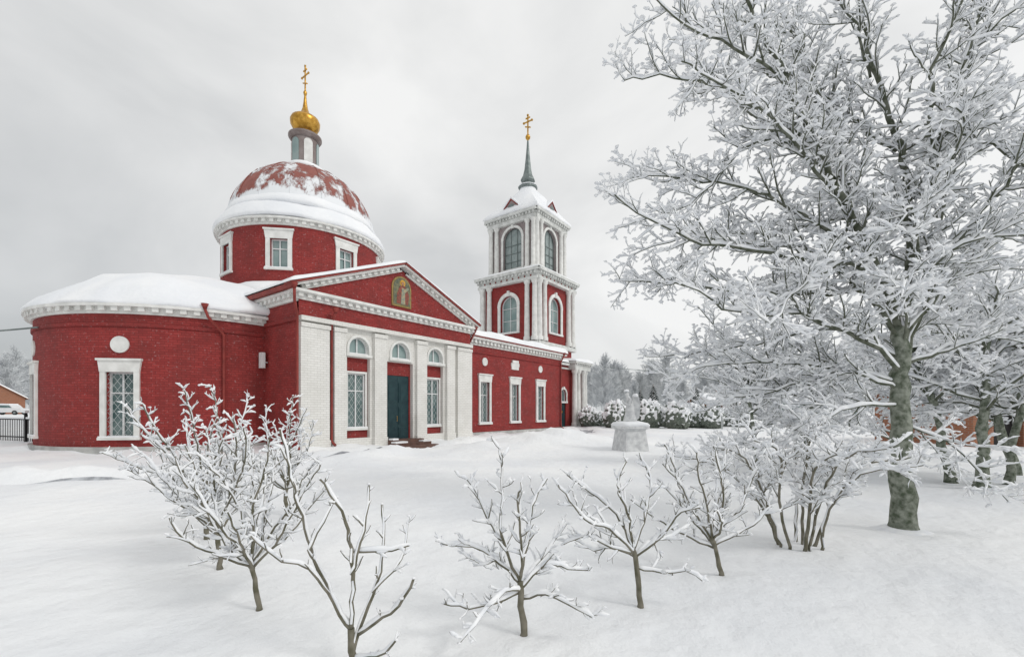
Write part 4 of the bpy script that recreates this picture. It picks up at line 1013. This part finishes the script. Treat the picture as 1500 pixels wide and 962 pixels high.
def car(X,Z,yaw):
    x,y=site(X,Z); zz=gz(x,y); e=empty('parked_car',(x,y,zz),'white estate car parked with snow on its roof','car')
    u=RT*math.cos(yaw)+FW*math.sin(yaw); v=-RT*math.sin(yaw)+FW*math.cos(yaw); c=Vector((x,y,zz))
    def M(a,z,d): q=c+u*a-v*d; return (q.x,q.y,zz+z)
    b=B(); b.prism(M,[(-2.2,.35),(2.2,.35),(2.25,.7),(2.1,.95),(1.2,1.02),(.75,1.5),(-1.6,1.55),(-2.1,1.05),(-2.25,.8)],-.88,.88); b.done('car_body',CARP,e)
    for s_ in (-.89,.885): b=B(); b.prism(M,[(-1.75,1.05),(1.05,1.05),(.7,1.42),(-1.5,1.45)],s_,s_+.01); b.done('car_window',GLASS,e)
    for a in (-1.4,1.4):
        for d in (-.82,.82):
            q=B(); disc(M,a,.33,.33,d-.11,d+.11,q,18); w=q.done('wheel',RUB,e); q=B(); disc(M,a,.33,.18,d-.12,d+.12,q,12); q.done('rim',GREYM,w)
    b=B(); b.prism(M,[(-1.6,1.55),(.7,1.5),(.6,1.66),(-1.5,1.7)],-.8,.8); b.done('snow_cover',SNOW,e)
car(-76,67,.2)
def cable(p,q,sag,r,label):
    p,q=Vector(p),Vector(q); b=B(); pts=[p.lerp(q,i/24)-UP*sag*4*(i/24)*(1-i/24) for i in range(25)]; b.tube(pts,r,5)
    o=b.done('overhead_cable',GREYM,None,True); tag(o,label,'cable')
cable(apt(190,.1,4.75),(*site(-34,20),5.4),.35,.035,'snow-dusted overhead cable strung from the apse wall')
cable((*site(10,48),6.2),(*site(60,62),6.6),.8,.03,'thin overhead cable above the churchyard')
# ================================================================= LIGHT, SKY, CAMERA
w=bpy.data.worlds.new('World'); sc.world=w; w.use_nodes=True; nt=w.node_tree; nt.nodes.clear()
out=nt.nodes.new('ShaderNodeOutputWorld'); add=nt.nodes.new('ShaderNodeAddShader')
sky=nt.nodes.new('ShaderNodeTexSky'); sky.sky_type='NISHITA'; sky.sun_disc=False
bg1=nt.nodes.new('ShaderNodeBackground'); bg1.inputs[1].default_value=.006; nt.links.new(sky.outputs[0],bg1.inputs[0])
tc=nt.nodes.new('ShaderNodeTexCoord'); mp=nt.nodes.new('ShaderNodeMapping'); mp.inputs['Scale'].default_value=(1,1,1.6); nt.links.new(tc.outputs['Generated'],mp.inputs['Vector'])
n1=N(nt,'ShaderNodeTexNoise',Scale=2.0,Detail=6.0,Roughness=.5,Distortion=.35); nt.links.new(mp.outputs[0],n1.inputs['Vector'])
vm=nt.nodes.new('ShaderNodeVectorMath'); vm.operation='DOT_PRODUCT'; nt.links.new(tc.outputs['Generated'],vm.inputs[0]); vm.inputs[1].default_value=(RT.x*.75+FW.x*.1,RT.y*.75+FW.y*.1,.75)
a1=nt.nodes.new('ShaderNodeMath'); a1.operation='MULTIPLY_ADD'; nt.links.new(n1.outputs['Fac'],a1.inputs[0]); a1.inputs[1].default_value=1.05; nt.links.new(ramp(nt,vm.outputs['Value'],-1.4,1.3),a1.inputs[2])
cr=nt.nodes.new('ShaderNodeValToRGB'); nt.links.new(ramp(nt,a1.outputs[0],.72,1.30),cr.inputs[0])
cr.color_ramp.elements[0].color=(.45,.465,.475,1); cr.color_ramp.elements[1].color=(.91,.91,.90,1); 
bg2=nt.nodes.new('ShaderNodeBackground'); bg2.inputs[1].default_value=.98; nt.links.new(cr.outputs[0],bg2.inputs[0])
nt.links.new(bg1.outputs[0],add.inputs[0]); nt.links.new(bg2.outputs[0],add.inputs[1]); nt.links.new(add.outputs[0],out.inputs[0])
sl=bpy.data.lights.new('sun','SUN'); sl.energy=.9; sl.angle=math.radians(12); sl.color=(1,.97,.93); so=bpy.data.objects.new('sun',sl); sc.collection.objects.link(so)
sd=(RT*.65-FW*.35+UP*.6).normalized(); so.rotation_euler=sd.to_track_quat('Z','Y').to_euler()
sky.sun_rotation=math.atan2(sd.x,sd.y); sky.sun_elevation=math.asin(sd.z)
cd=bpy.data.cameras.new('camera'); cd.sensor_width=36; cd.lens=15.6; cd.shift_y=.0793; cd.clip_end=3000; cd.clip_start=.05
co=bpy.data.objects.new('camera',cd); sc.collection.objects.link(co); co.location=CAM; co.rotation_euler=(math.radians(90),0,math.atan2(FW.y,FW.x)-math.pi/2)
sc.camera=co
sc.view_settings.view_transform='Standard'; sc.view_settings.look='None'; sc.view_settings.exposure=0
